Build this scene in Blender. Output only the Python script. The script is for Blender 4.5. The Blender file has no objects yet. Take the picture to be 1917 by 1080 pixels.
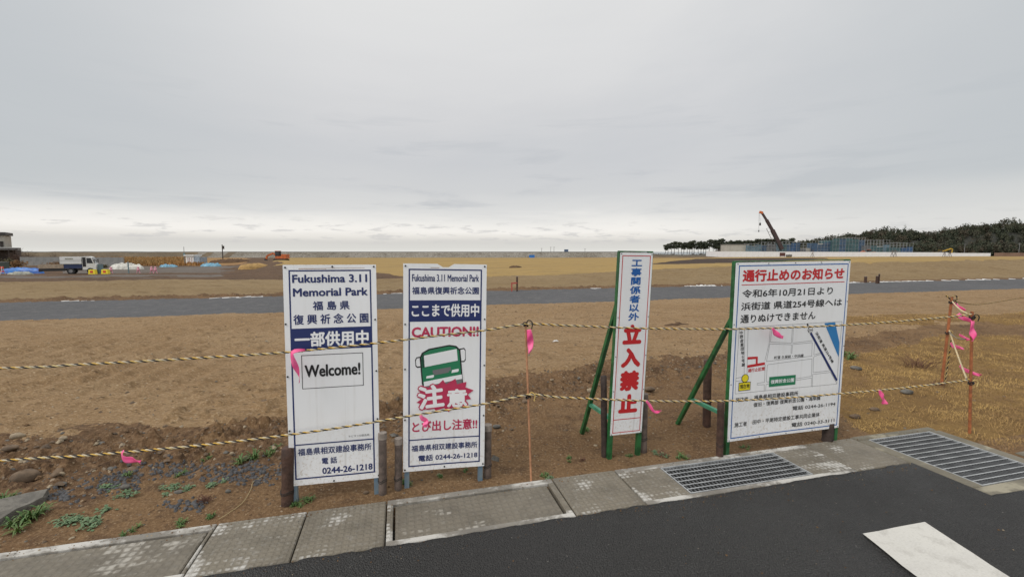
import bpy, math, random
import numpy as np
from mathutils import Vector, Matrix
from mathutils.geometry import tessellate_polygon
R = math.radians
SC = bpy.context.scene
COL = SC.collection
random.seed(7); RNG = np.random.default_rng(7)

# ------------------------------------------------------------------ camera, world, sun
EYE = 1.6; FPX = 823.7; PITCH = R(4.788); CX, CY = 958.5, 540.0
cam = bpy.data.cameras.new('camera'); cam.sensor_width = 36.0; cam.lens = 36.0*FPX/1917.0
cam.clip_start = 0.05; cam.clip_end = 12000
camo = bpy.data.objects.new('camera', cam); COL.objects.link(camo)
camo.location = (0, 0, EYE); camo.rotation_euler = (R(90)-PITCH, 0, 0)
SC.camera = camo
SUN_EL, SUN_AZ = R(44), R(236)
sl = bpy.data.lights.new('sun', 'SUN'); sl.energy = 1.45; sl.angle = R(28); sl.color = (1.0, 0.98, 0.95)
so = bpy.data.objects.new('sun', sl); COL.objects.link(so)
so.rotation_euler = (R(90)-SUN_EL, 0, math.pi-SUN_AZ)
SC.view_settings.view_transform = 'Standard'; SC.view_settings.look = 'None'
SC.view_settings.exposure = 0.0; SC.view_settings.gamma = 1.0

def L(c):
    """sRGB 0-255 to linear"""
    if not isinstance(c, (tuple, list)): c = (c, c, c)
    o = []
    for v in c:
        v /= 255.0
        o.append(v/12.92 if v <= .04045 else ((v+.055)/1.055)**2.4)
    return tuple(o)

class NT:
    def __init__(s, tree):
        s.t = tree; s.n = tree.nodes; s.l = tree.links
    def new(s, typ, **kw):
        n = s.n.new(typ)
        for k, v in kw.items(): setattr(n, k, v)
        return n
    def put(s, sock, v):
        if isinstance(v, bpy.types.NodeSocket): s.l.new(v, sock)
        elif v is not None: sock.default_value = v
    def m(s, op, a, b=None, c=None, clamp=False):
        n = s.new('ShaderNodeMath', operation=op, use_clamp=clamp)
        s.put(n.inputs[0], a)
        if b is not None: s.put(n.inputs[1], b)
        if c is not None: s.put(n.inputs[2], c)
        return n.outputs[0]
    def mr(s, v, a, b, c=0.0, d=1.0, smooth=True):
        n = s.new('ShaderNodeMapRange', interpolation_type='SMOOTHSTEP' if smooth else 'LINEAR')
        s.put(n.inputs[0], v)
        for i, q in enumerate((a, b, c, d)): s.put(n.inputs[1+i], q)
        return n.outputs[0]
    def mix(s, f, a, b, blend='MIX'):
        n = s.new('ShaderNodeMix', data_type='RGBA', blend_type=blend)
        s.put(n.inputs[0], f)
        for i, q in ((6, a), (7, b)):
            if isinstance(q, (tuple, list)): q = tuple(q)[:3]+(1.0,)
            s.put(n.inputs[i], q)
        return n.outputs[2]
    def noise(s, vec, scale, detail=4.0, rough=.55, dist=0.0):
        n = s.new('ShaderNodeTexNoise'); s.put(n.inputs['Vector'], vec)
        n.inputs['Scale'].default_value = scale; n.inputs['Detail'].default_value = detail
        n.inputs['Roughness'].default_value = rough; n.inputs['Distortion'].default_value = dist
        return n.outputs[0]
    def mapv(s, vec, scale=(1, 1, 1), loc=(0, 0, 0), rot=(0, 0, 0)):
        n = s.new('ShaderNodeMapping'); s.put(n.inputs[0], vec)
        n.inputs[1].default_value = loc; n.inputs[2].default_value = rot; n.inputs[3].default_value = scale
        return n.outputs[0]
    def ramp(s, f, stops, interp='LINEAR'):
        n = s.new('ShaderNodeValToRGB'); s.put(n.inputs[0], f); e = n.color_ramp; e.interpolation = interp
        while len(e.elements) < len(stops): e.elements.new(.5)
        for el, (p, c) in zip(e.elements, stops):
            el.position = p; el.color = tuple(c)[:3]+(1.0,)
        return n.outputs[0]

def make_world():
    w = bpy.data.worlds.new('World'); SC.world = w; w.use_nodes = True
    g = NT(w.node_tree); g.n.clear()
    out = g.new('ShaderNodeOutputWorld'); bg = g.new('ShaderNodeBackground')
    tc = g.new('ShaderNodeTexCoord'); d = tc.outputs['Generated']
    sp = g.new('ShaderNodeSeparateXYZ'); g.put(sp.inputs[0], d)
    X, Y, Z = sp.outputs
    zc = g.m('MAXIMUM', Z, 0.0)
    den = g.m('ADD', zc, 0.07)
    cb = g.new('ShaderNodeCombineXYZ')
    g.put(cb.inputs[0], g.m('DIVIDE', X, den)); g.put(cb.inputs[1], g.m('DIVIDE', Y, den))
    pj = cb.outputs[0]
    n1 = g.noise(g.mapv(pj, (.45, .30, 1), (3.1, 1.2, 0)), 1.0, 6, .55, .4)
    n2 = g.noise(g.mapv(d, (3.0, 3.0, 26.0)), 1.0, 6, .6, .3)
    n3 = g.noise(g.mapv(d, (17.0, 17.0, 110.0), (2.3, 0, .7)), 1.0, 5, .6, .2)
    zz = g.m('ADD', zc, g.m('MULTIPLY', g.m('SUBTRACT', n2, .5), g.mr(zc, 0.0, .12, .008, .085)))
    st = [(0.0, (224, 223, 218)), (.007, (214, 213, 208)), (.022, (209, 207, 203)), (.031, (226, 223, 217)),
          (.044, (240, 237, 232)), (.062, (233, 231, 227)), (.088, (214, 214, 213)), (.13, (203, 204, 205)),
          (.18, (201, 202, 204)), (.27, (208, 208, 209)), (.40, (216, 216, 216)), (.52, (221, 221, 220)), (1.0, (246, 246, 246))]
    base = g.ramp(zz, [(p, L(c)) for p, c in st])
    # small dark cumulus shreds in the bright band and grey streaks above it
    puff = g.m('MULTIPLY', g.mr(n3, .53, .64), g.m('MULTIPLY', g.mr(zc, .012, .026), g.mr(zc, .052, .075, 1, 0)))
    base = g.mix(g.m('MULTIPLY', puff, .62), base, L((198, 197, 196)))
    stk = g.m('MULTIPLY', g.mr(n2, .52, .68), g.m('MULTIPLY', g.mr(zc, .065, .10), g.mr(zc, .18, .36, 1, 0)))
    base = g.mix(g.m('MULTIPLY', stk, .62), base, L((184, 187, 191)))
    big = g.m('MULTIPLY', g.mr(n1, .40, .68), g.mr(zc, .10, .22))
    base = g.mix(g.m('MULTIPLY', big, .46), base, L((190, 193, 197)))
    # the overcast is thicker, hence darker and bluer, to either side; the gap at the horizon closes on the right
    ax = g.m('ABSOLUTE', X)
    side = g.m('MULTIPLY', g.mr(ax, .30, .85), g.mr(zc, .05, .12))
    base = g.mix(g.m('MULTIPLY', side, .85), base, L((184, 189, 192)))
    rgt = g.m('MULTIPLY', g.mr(X, .20, .75), g.mr(zc, .02, .04))
    rgt = g.m('MULTIPLY', rgt, g.mr(zc, .09, .13, 1, 0))
    base = g.mix(g.m('MULTIPLY', rgt, .75), base, L((206, 207, 206)))
    # brighter cloud deck towards the zenith and behind
    up = g.m('ADD', 1.0, g.m('MULTIPLY', g.mr(zc, .5, 1.0), .30))
    up = g.m('MULTIPLY', up, 1.11)
    up = g.m('MULTIPLY', up, g.mr(Y, .15, -.5, 1.0, 1.38))
    mul = g.new('ShaderNodeVectorMath', operation='SCALE'); g.put(mul.inputs[0], base); g.put(mul.inputs[3], up)
    sky = g.new('ShaderNodeTexSky', sky_type='NISHITA'); sky.sun_disc = False
    sky.sun_elevation = SUN_EL; sky.sun_rotation = SUN_AZ; sky.dust_density = 4.0
    sc2 = g.new('ShaderNodeVectorMath', operation='SCALE'); g.put(sc2.inputs[0], sky.outputs[0]); sc2.inputs[3].default_value = .10
    fin = g.mix(.06, mul.outputs[0], sc2.outputs[0])
    gr = g.mix(g.mr(Z, -.02, 0.0), (.10, .09, .08), fin)
    g.put(bg.inputs[0], gr); bg.inputs[1].default_value = 1.0
    g.l.new(bg.outputs[0], out.inputs[0])
make_world()

# ------------------------------------------------------------------ helpers
def tag(o, label=None, cat=None, group=None, kind=None):
    if label: o['label'] = label
    if cat: o['category'] = cat
    if group: o['group'] = group
    if kind: o['kind'] = kind
    return o
def empty(name, label, cat, loc=(0, 0, 0), rz=0.0, group=None, mat=None):
    o = bpy.data.objects.new(name, None); COL.objects.link(o); o.empty_display_size = .1
    if mat is not None: o.matrix_world = mat
    else: o.location = loc; o.rotation_euler = (0, 0, rz)
    return tag(o, label, cat, group)
def mesh_from(name, v, f, mats, mi=None, parent=None, smooth=False):
    me = bpy.data.meshes.new(name)
    v = np.asarray(v, dtype=np.float32)
    if isinstance(f, np.ndarray):
        nf, k = f.shape
        me.vertices.add(len(v)); me.vertices.foreach_set('co', v.ravel())
        me.loops.add(nf*k); me.loops.foreach_set('vertex_index', f.astype(np.int32).ravel())
        me.polygons.add(nf); me.polygons.foreach_set('loop_start', np.arange(0, nf*k, k, dtype=np.int32))
        me.update(calc_edges=True)
    else:
        me.from_pydata([tuple(map(float, q)) for q in v], [], f); me.update()
    for m in (mats if isinstance(mats, (list, tuple)) else [mats]): me.materials.append(m)
    if mi is not None: me.polygons.foreach_set('material_index', np.asarray(mi, dtype=np.int32))
    if smooth: me.polygons.foreach_set('use_smooth', np.ones(len(me.polygons), dtype=bool))
    o = bpy.data.objects.new(name, me); COL.objects.link(o)
    if parent is not None: o.parent = parent
    return o
class MB:
    def __init__(s): s.v = []; s.f = []; s.mi = []
    def add(s, vs, fs, mi=0):
        k = len(s.v); s.v += [tuple(q) for q in vs]; s.f += [tuple(k+i for i in f) for f in fs]; s.mi += [mi]*len(fs); return s
    def box(s, a, b, mi=0, bev=0.0):
        x0, y0, z0 = a; x1, y1, z1 = b
        if bev <= 0:
            return s.add([(x0,y0,z0),(x1,y0,z0),(x1,y1,z0),(x0,y1,z0),(x0,y0,z1),(x1,y0,z1),(x1,y1,z1),(x0,y1,z1)],
                  [(0,3,2,1),(4,5,6,7),(0,1,5,4),(1,2,6,5),(2,3,7,6),(3,0,4,7)], mi)
        e = bev   # chamfered top edge
        vs = [(x0,y0,z0),(x1,y0,z0),(x1,y1,z0),(x0,y1,z0),(x0,y0,z1-e),(x1,y0,z1-e),(x1,y1,z1-e),(x0,y1,z1-e),
              (x0+e,y0+e,z1),(x1-e,y0+e,z1),(x1-e,y1-e,z1),(x0+e,y1-e,z1)]
        fs = [(0,3,2,1),(0,1,5,4),(1,2,6,5),(2,3,7,6),(3,0,4,7),(4,5,9,8),(5,6,10,9),(6,7,11,10),(7,4,8,11),(8,9,10,11)]
        return s.add(vs, fs, mi)
    def tube(s, p, q, r, r2=None, n=10, mi=0, caps=True):
        p = Vector(p); q = Vector(q); r2 = r if r2 is None else r2
        d = (q-p).normalized(); a = d.orthogonal().normalized(); b = d.cross(a)
        vs = []
        for c, rr in ((p, r), (q, r2)):
            for i in range(n):
                t = 2*math.pi*i/n; vs.append(c+(a*math.cos(t)+b*math.sin(t))*rr)
        fs = [(i, (i+1) % n, n+(i+1) % n, n+i) for i in range(n)]
        if caps: fs += [tuple(range(n-1, -1, -1)), tuple(range(n, 2*n))]
        return s.add(vs, fs, mi)
    def path(s, pts, r, n=6, mi=0):
        for a, b in zip(pts[:-1], pts[1:]): s.tube(a, b, r, n=n, mi=mi)
        return s
    def beam(s, p, q, w, h, mi=0):
        p = Vector(p); q = Vector(q); d = (q-p).normalized()
        u = d.cross(Vector((0, 0, 1)));
        if u.length < 1e-4: u = Vector((1, 0, 0))
        u.normalize(); v = u.cross(d)
        vs = []
        for c in (p, q):
            for a, b in ((-1,-1),(1,-1),(1,1),(-1,1)): vs.append(c+u*a*w/2+v*b*h/2)
        return s.add(vs, [(0,1,2,3),(7,6,5,4),(0,4,5,1),(1,5,6,2),(2,6,7,3),(3,7,4,0)], mi)
    def prism(s, poly, y0, y1, mi=0):
        n = len(poly)
        vs = [(x, y0, z) for x, z in poly]+[(x, y1, z) for x, z in poly]
        fs = [tuple(range(n)), tuple(range(2*n-1, n-1, -1))]+[(i, n+i, n+(i+1) % n, (i+1) % n) for i in range(n)]
        return s.add(vs, fs, mi)
    def blob(s, c, r, seed=0, n=10, m=7, jit=.15, flat=-9):
        g = np.random.default_rng(seed); c = np.array(c); r = np.array(r)
        vs = []
        for j in range(m+1):
            ph = math.pi*j/m
            for i in range(n):
                th = 2*math.pi*i/n
                k = 1+g.uniform(-jit, jit)
                q = c+r*k*np.array([math.sin(ph)*math.cos(th), math.sin(ph)*math.sin(th), math.cos(ph)])
                q[2] = max(q[2], flat); vs.append(q)
        fs = [(j*n+i, (j+1)*n+i, (j+1)*n+(i+1) % n, j*n+(i+1) % n) for j in range(m) for i in range(n)]
        return s.add(vs, fs, 0)
    def build(s, name, mats, parent=None, smooth=False, label=None):
        o = mesh_from(name, s.v, s.f, mats, s.mi, parent, smooth)
        if label: o['label'] = label
        return o

_h = lambda xi, yi, s: (((xi.astype(np.int64)*374761393+yi.astype(np.int64)*668265263+s*69069) & 0xffffffff))
def vnoise(x, y, s=0):
    xi = np.floor(x); yi = np.floor(y); fx = x-xi; fy = y-yi
    fx = fx*fx*(3-2*fx); fy = fy*fy*(3-2*fy)
    def hh(a, b):
        h = _h(a, b, s); h = ((h ^ (h >> 13))*1274126177) & 0xffffffff; h = ((h ^ (h >> 16))*2246822519) & 0xffffffff
        return (h ^ (h >> 15)).astype(np.float64)/4294967296.0
    return (hh(xi, yi)*(1-fx)+hh(xi+1, yi)*fx)*(1-fy)+(hh(xi, yi+1)*(1-fx)+hh(xi+1, yi+1)*fx)*fy
def fbm(x, y, wl, octv=4, s=0, g=.5):
    a = 1.0; t = 0; w = 0
    for i in range(octv):
        t = t+a*(vnoise(x/wl+17.3*i, y/wl-9.1*i, s+i)-.5); w += a; a *= g; wl /= 2.0
    return t/w*2
def sstep(a, b, x):
    t = np.clip((x-a)/(b-a), 0, 1); return t*t*(3-2*t)

# gutter frame: s along the gutter, b away from the road
KO = np.array([-2.70, 2.21]); KA = R(14.4); KC, KS = math.cos(KA), math.sin(KA)
def sb(x, y):
    dx = x-KO[0]; dy = y-KO[1]
    return dx*KC+dy*KS, -(dx*KS-dy*KC)
def xy(s, b): return KO[0]+s*KC-b*KS, KO[1]+s*KS+b*KC
def terrain(x, y, detail=True):
    x = np.asarray(x, float); y = np.asarray(y, float)
    s, b = sb(x, y); r = np.hypot(x, y)
    bs = np.interp(s, [-4, 1, 4, 9, 14], [1.35, 1.3, 2.0, 2.9, 3.6])
    lw = 1-sstep(.5, 5.5, s)*.35
    z = (.055+.055*sstep(1.5, 3.5, s))*sstep(bs-.45, bs+.5, b)*(1-.6*sstep(6, 10, b))
    ztop = np.interp(s, [-30, -8, 0, 10, 22, 45, 80], [.35, .35, .22, .27, .66, .95, 1.0])
    z = z+(ztop-.07)*sstep(14.6, 21.5, b)*.999
    q = x/np.maximum(y, .1)
    wl = 1-sstep(-.62, -.42, q)
    Lb = 200+(54-200)*wl
    k = np.clip((b-21)/Lb, 0, 1)
    z = z+(-1.65-ztop)*k
    if detail:
        near = 1-sstep(20, 45, r)
        clod = np.exp(-((b-bs)/.42)**2)*(1-.75*sstep(5.2, 7.0, s))
        leftr = np.exp(-((b-.95)/.5)**2)*(1-sstep(.8, 2.4, s))
        c1 = np.abs(fbm(x, y, .22, 4, 5, .6)); c2 = fbm(x, y, .5, 4, 9, .55)
        c3 = np.abs(fbm(x, y, .09, 3, 15, .65))
        z = z+clod*(.45+.45*sstep(1.2, 3.2, s)+.35*np.clip(fbm(x, y, 1.2, 2, 91), -1, 1))*(.10*c1+.05*c2+.06*c3)+leftr*(.05*c1+.02*c2+.03*c3)
        z = z+near*(.018*fbm(x, y, .9, 4, 21)+.013*fbm(x, y, .16, 3, 31, .65))*sstep(.0, .25, b)
        ripm = (1-sstep(1.5, 3.5, s))*sstep(2.2, 3.2, b)*(1-sstep(6.5, 8.5, b))*sstep(-.45, .15, fbm(x, y, 1.6, 2, 40))
        z = z+.026*ripm*np.sin(2*np.pi*(x+.10*y+.16*fbm(x, y, .9, 2, 44))/.40)
        fld = sstep(2.5, 4, b)*(1-sstep(9, 9.7, b))
        crumb = sstep(.3, 1.0, b)*(1-sstep(9, 9.7, b))*(.35+.75*sstep(-.25, .35, fbm(x, y, 1.4, 3, 59))); z = z+crumb*(.065*np.clip(np.abs(fbm(x, y, .14, 3, 57, .6))-.24, 0, 1)*(1+2*clod)+.012*np.clip(fbm(x+.4*y, y, .30, 3, 58)-.1, 0, 1))
        z = z+fld*(.03*fbm(x, y, 2.3, 3, 51))
        lip = np.exp(-((b-14.75-.15*fbm(x, y, 1.5, 2, 62))/.30)**2)*(.35+.65*(1-sstep(14, 22, s)))
        z = z+lip*(.03+.17*np.abs(fbm(x, y, .30, 4, 61, .7)))
        mat_ = sstep(15, 16, b)*(1-sstep(21, 24, b))
        z = z+mat_*(.07*fbm(x+.5*y, y*1.6, 1.1, 4, 71, .6)*(.6+1.4*sstep(12, 25, s))+.02*fbm(x, y, .4, 2, 75))
        far = sstep(22, 30, b)
        z = z+far*(.10*fbm(x, y, 5, 3, 81)*(.4+.6*wl))
        # dark soil heaps of the work yard on the left
        yard = far*wl*(1-sstep(50, 62, y))
        z = z+yard*.16*np.abs(fbm(x, y, 2.2, 3, 85, .6))
        # ramp of dark soil further back
        z = z+1.0*np.exp(-((q+.545+.2*((y-95)/300))/.055)**2)*np.exp(-((y-110)/22)**2)
    # under the paved side the soil drops away
    t = -b
    pav = sstep(.05, .35, t)*(1-sstep(6.55, 6.8, s))
    z = z-.30*pav
    cut = sstep(.0, .08, t)*(1-sstep(6.66, 6.72, s)); z = z-.02*cut
    return z
def ray(px, py):
    u = (px-CX)/FPX; v = -(py-CY)/FPX
    return np.array([u, math.cos(PITCH)+v*math.sin(PITCH), v*math.cos(PITCH)-math.sin(PITCH)])
def at(px, py, Y):
    d = ray(px, py); return Vector(d*(Y/d[1]))+Vector((0, 0, EYE))
def hit(px, py, detail=False, far=320):
    d = ray(px, py); ts = np.exp(np.linspace(math.log(1.0), math.log(far), 6000))
    P = d[None]*ts[:, None]; P[:, 2] += EYE
    below = P[:, 2] < terrain(P[:, 0], P[:, 1], detail)
    i = int(np.argmax(below)) if below.any() else len(ts)-1
    return Vector(P[i])
def gz(x, y): return float(terrain(np.array([x]), np.array([y]))[0])
RA = np.array([.14, 2.935]); RB = np.array([4.04, 3.765])
def onrope(px, py, off=0.0):
    """point of a sight line on the upright plane the two ropes hang in"""
    d = ray(px, py); n = np.array([-(RB-RA)[1], (RB-RA)[0]]); n = n/np.linalg.norm(n)
    k = (np.dot(n, RA)-off)/np.dot(n, d[:2]); p = d*k
    return Vector((p[0], p[1], p[2]+EYE))

# ------------------------------------------------------------------ materials
def mat(name, col, rough=.6, metal=0.0, var=.0, vscale=6.0, bump=0.0, bscale=40.0, spec=.5, col2=None, sheen=None):
    m = bpy.data.materials.new(name); m.use_nodes = True; g = NT(m.node_tree)
    b = g.n['Principled BSDF']; b.inputs['Roughness'].default_value = rough; b.inputs['Metallic'].default_value = metal
    b.inputs['Specular IOR Level'].default_value = spec
    tc = g.new('ShaderNodeTexCoord').outputs['Object']
    if var > 0 or col2:
        n = g.noise(tc, vscale, 6, .6)
        c2 = col2 or tuple(max(0, c*(1-var)) for c in col)
        f = g.mr(n, .38, .64)
        g.put(b.inputs['Base Color'], g.mix(f, col, c2))
    else: b.inputs['Base Color'].default_value = tuple(col)+(1,)
    if bump > 0:
        bn = g.new('ShaderNodeBump'); bn.inputs['Strength'].default_value = bump; bn.inputs['Distance'].default_value = .01
        g.put(bn.inputs['Height'], g.noise(tc, bscale, 5, .6)); g.l.new(bn.outputs[0], b.inputs['Normal'])
    return m
def soil(name, cols, big=.5, mid=5.0, fine=60.0, rough=.95, bump=.6, bdist=.02, stretch=(1, 1, 1), speck=None, bscale=None, rot=0.0, more=()):
    """three layered noises between four earth colours, plus pebble specks"""
    m = bpy.data.materials.new(name); m.use_nodes = True; g = NT(m.node_tree)
    b = g.n['Principled BSDF']; b.inputs['Roughness'].default_value = rough; b.inputs['Specular IOR Level'].default_value = .15
    tc = g.mapv(g.new('ShaderNodeTexCoord').outputs['Object'], stretch, (0, 0, 0), (0, 0, rot))
    n1 = g.noise(tc, big, 5, .6, .3); n2 = g.noise(tc, mid, 6, .65, .2); n3 = g.noise(tc, fine, 4, .65)
    c = g.mix(g.mr(n1, .35, .65), cols[0], cols[1])
    c = g.mix(g.m('MULTIPLY', g.mr(n2, .49, .66), .80), c, cols[2])
    c = g.mix(g.m('MULTIPLY', g.mr(n3, .50, .66), .65), c, cols[3])
    c = g.mix(g.m('MULTIPLY', g.mr(n3, .34, .46, 1, 0), .55), c, cols[2])
    for sp_ in ([speck] if speck else [])+list(more):
        v = g.new('ShaderNodeTexVoronoi'); g.put(v.inputs['Vector'], tc); v.inputs['Scale'].default_value = sp_[1]
        sp = g.new('ShaderNodeSeparateColor'); g.put(sp.inputs[0], v.outputs['Color'])
        f = g.m('MULTIPLY', g.mr(v.outputs['Distance'], .16, .26, 1, 0), g.m('GREATER_THAN', sp.outputs[0], 1-sp_[2]))
        c = g.mix(g.m('MULTIPLY', f, .8), c, sp_[0])
    g.put(b.inputs['Base Color'], c)
    bn = g.new('ShaderNodeBump'); bn.inputs['Strength'].default_value = bump; bn.inputs['Distance'].default_value = bdist
    h = g.m('ADD', g.m('MULTIPLY', n2, 1.0), g.m('MULTIPLY', n3, .6))
    g.put(bn.inputs['Height'], h); g.l.new(bn.outputs[0], b.inputs['Normal'])
    return m
M = {}
M['soil'] = soil('bare_soil', [(.300, .200, .108), (.262, .166, .084), (.170, .104, .050), (.42, .305, .185)], .45, 4.2, 34, speck=((.085, .052, .028), 9, .12), bump=1.0, bdist=.05, stretch=(.75, 1.5, 1), rot=-KA, more=[((.10, .06, .032), 17, .16), ((.52, .41, .28), 21, .12), ((.13, .085, .045), 30, .2)])
M['bank'] = soil('dark_bank_soil', [(.165, .098, .051), (.118, .070, .038), (.068, .041, .025), (.27, .18, .105)], .8, 6, 36, speck=((.33, .26, .19), 16, .07), bump=1.0, bdist=.04, more=[((.055, .034, .02), 15, .2), ((.34, .25, .16), 28, .12)])
M['verge'] = soil('verge_soil', [(.185, .112, .056), (.138, .080, .040), (.088, .052, .029), (.275, .185, .105)], .8, 5, 50, speck=((.36, .28, .2), 26, .05), bump=.9, bdist=.03, more=[((.075, .045, .025), 22, .18), ((.33, .24, .15), 40, .15)])
M['gravel'] = soil('gravel_road', [(.092, .091, .094), (.080, .079, .081), (.125, .120, .116), (.15, .147, .145)], .3, 3, 30, bump=.7, bdist=.02, speck=((.21, .20, .19), 22, .08))
M['straw'] = soil('straw_slope', [(.225, .160, .085), (.200, .138, .070), (.150, .098, .048), (.28, .205, .12)], .12, 1.2, 9, bump=.7, bdist=.06, stretch=(1, 2.2, 1), rot=-KA)
M['field'] = soil('dry_turf', [(.325, .215, .075), (.28, .186, .070), (.205, .142, .062), (.375, .262, .105)], .05, .35, 3, bump=.3, bdist=.05, stretch=(.5, 1.5, 1))
M['yard'] = soil('yard_soil', [(.095, .058, .036), (.120, .074, .044), (.060, .038, .027), (.150, .098, .06)], .09, .8, 6, bump=.9, bdist=.12)
M['strip'] = soil('dark_strip_soil', [(.048, .032, .026), (.060, .040, .030), (.036, .026, .021), (.085, .058, .042)], .1, .8, 6, bump=.6, bdist=.08)
M['yardroad'] = soil('yard_gravel', [(.140, .118, .100), (.115, .094, .078), (.09, .072, .058), (.17, .15, .13)], .09, .8, 6, bump=.3, bdist=.05)
M['reed'] = soil('dry_reed_ground', [(.30, .175, .065), (.24, .13, .06), (.17, .115, .055), (.34, .22, .10)], .06, .4, 2.5, bump=.8, bdist=.2)
M['lawn'] = soil('withered_lawn', [(.215, .130, .046), (.165, .096, .036), (.105, .060, .026), (.28, .18, .07)], 1.2, 7, 70, bump=.9, bdist=.02)
M['plain'] = soil('plain', [(.17, .13, .07), (.14, .11, .06), (.12, .09, .05), (.2, .15, .09)], .02, .1, 1)
M['geotex'] = mat('white_edging', (.62, .60, .57), .8, var=.35, vscale=3)

def asphalt_mat():
    m = bpy.data.materials.new('wet_asphalt'); m.use_nodes = True; g = NT(m.node_tree); b = g.n['Principled BSDF']
    tc = g.new('ShaderNodeTexCoord').outputs['Object']
    n1 = g.noise(tc, .7, 5, .6, .4); n2 = g.noise(tc, 130, 3, .6); n3 = g.noise(tc, 14, 5, .65)
    c = g.mix(g.mr(n1, .4, .62), (.020, .019, .0175), (.026, .0245, .023))
    c = g.mix(g.m('MULTIPLY', g.mr(n2, .52, .68), .6), c, (.060, .056, .050))
    v = g.new('ShaderNodeTexVoronoi'); g.put(v.inputs['Vector'], tc); v.inputs['Scale'].default_value = 38
    sp = g.new('ShaderNodeSeparateColor'); g.put(sp.inputs[0], v.outputs['Color'])
    f = g.m('MULTIPLY', g.mr(v.outputs['Distance'], .09, .16, 1, 0), g.m('GREATER_THAN', sp.outputs[0], .955))
    c = g.mix(f, c, (.17, .16, .14))
    g.put(b.inputs['Base Color'], c)
    g.put(b.inputs['Roughness'], g.m('ADD', g.mr(n1, .36, .60, .30, .62), g.m('MULTIPLY', n3, .1)))
    b.inputs['Specular IOR Level'].default_value = .40
    v2 = g.new('ShaderNodeTexVoronoi'); g.put(v2.inputs['Vector'], tc); v2.inputs['Scale'].default_value = 105
    bn = g.new('ShaderNodeBump'); bn.inputs['Strength'].default_value = 1.0; bn.inputs['Distance'].default_value = .012
    g.put(bn.inputs['Height'], g.m('SUBTRACT', g.m('MULTIPLY', n3, .8), v2.outputs['Distance'])); g.l.new(bn.outputs[0], b.inputs['Normal'])
    return m
M['asphalt'] = asphalt_mat()
def concrete_mat(name, dry=(.47, .45, .41), wet=(.188, .163, .124), thr=.0, pattern=True, cell=.036, seed=0.0):
    """cast concrete with raised square studs; patches still damp from rain, studs dry first"""
    m = bpy.data.materials.new(name); m.use_nodes = True; g = NT(m.node_tree); b = g.n['Principled BSDF']
    tc = g.new('ShaderNodeTexCoord').outputs['Object']
    base = g.noise(tc, 30, 5, .65)
    if pattern:
        sp = g.new('ShaderNodeSeparateXYZ'); g.put(sp.inputs[0], tc)
        def cellw(a):
            f = g.m('ABSOLUTE', g.m('SUBTRACT', g.m('FRACT', g.m('DIVIDE', g.m('ADD', a, g.m('MULTIPLY', base, .006)), cell)), .5))
            return g.mr(f, .20, .42, 1, 0)
        stud = g.m('MULTIPLY', cellw(sp.outputs[0]), cellw(sp.outputs[1]))
    w = g.noise(g.mapv(tc, (1.0, 1.8, 1), (seed, seed*.7, 0)), 1.9, 5, .55, .3)
    w2 = g.noise(g.mapv(tc, (1, 1, 1), (0, seed, 0)), 24, 3, .6)
    d = g.m('ADD', w, g.m('MULTIPLY', g.m('SUBTRACT', w2, .5), .22))
    if pattern: d = g.m('ADD', d, g.m('MULTIPLY', g.m('SUBTRACT', stud, .5), .045))
    f = g.mr(d, .50+thr, .61+thr)
    w3 = g.noise(tc, 3.3, 4, .6, .5); wet2 = g.mix(g.mr(w3, .40, .62), wet, tuple(k*.78 for k in wet))
    c = g.mix(f, wet2, dry)
    c = g.mix(g.m('MULTIPLY', g.mr(base, .5, .75), .45), c, tuple(k*.62 for k in dry))
    if pattern: c = g.mix(g.m('MULTIPLY', g.m('SUBTRACT', 1.0, stud), .16), c, tuple(k*.5 for k in wet))
    pit = g.new('ShaderNodeTexVoronoi'); g.put(pit.inputs['Vector'], tc); pit.inputs['Scale'].default_value = 60
    pc = g.new('ShaderNodeSeparateColor'); g.put(pc.inputs[0], pit.outputs['Color'])
    pf = g.m('MULTIPLY', g.mr(pit.outputs['Distance'], .14, .22, 1, 0), g.m('GREATER_THAN', pc.outputs[0], .93))
    c = g.mix(g.m('MULTIPLY', pf, .7), c, (.10, .09, .08))
    g.put(b.inputs['Base Color'], c); g.put(b.inputs['Roughness'], g.mix(f, (.62,)*3, (.9,)*3))
    b.inputs['Specular IOR Level'].default_value = .3
    bn = g.new('ShaderNodeBump'); bn.inputs['Strength'].default_value = .55; bn.inputs['Distance'].default_value = .005
    h = g.m('MULTIPLY', base, .5)
    if pattern: h = g.m('ADD', h, stud)
    g.put(bn.inputs['Height'], h); g.l.new(bn.outputs[0], b.inputs['Normal'])
    return m
M['conc1'] = concrete_mat('gutter_concrete_damp', thr=.055, seed=1.7)
M['conc2'] = concrete_mat('gutter_concrete_drying', thr=.0, seed=5.1)
M['lid'] = concrete_mat('lid_concrete', (.36, .335, .29), (.175, .152, .117), thr=.07, cell=.045, seed=3.3)
M['rim'] = concrete_mat('plain_concrete', (.48, .46, .42), (.22, .20, .17), thr=-.03, pattern=False, seed=2.2)
M['basin'] = concrete_mat('basin_concrete', (.30, .27, .20), (.17, .15, .11), thr=.02, pattern=False, seed=8.0)
M['galv'] = mat('galvanised_steel', (.46, .47, .47), .55, .25, var=.3, vscale=9)
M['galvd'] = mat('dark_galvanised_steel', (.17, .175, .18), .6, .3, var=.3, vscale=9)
M['shade_grime'] = mat('shaded_grimy_bar_side', (.045, .044, .042), .85)  # shade between the bars put into the side colour, along with dirt
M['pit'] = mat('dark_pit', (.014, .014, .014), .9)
M['paint'] = soil('road_paint', [(.56, .54, .49), (.50, .48, .44), (.42, .40, .36), (.58, .56, .52)], 2, 9, 90, rough=.7, bump=.4, bdist=.004)
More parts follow.
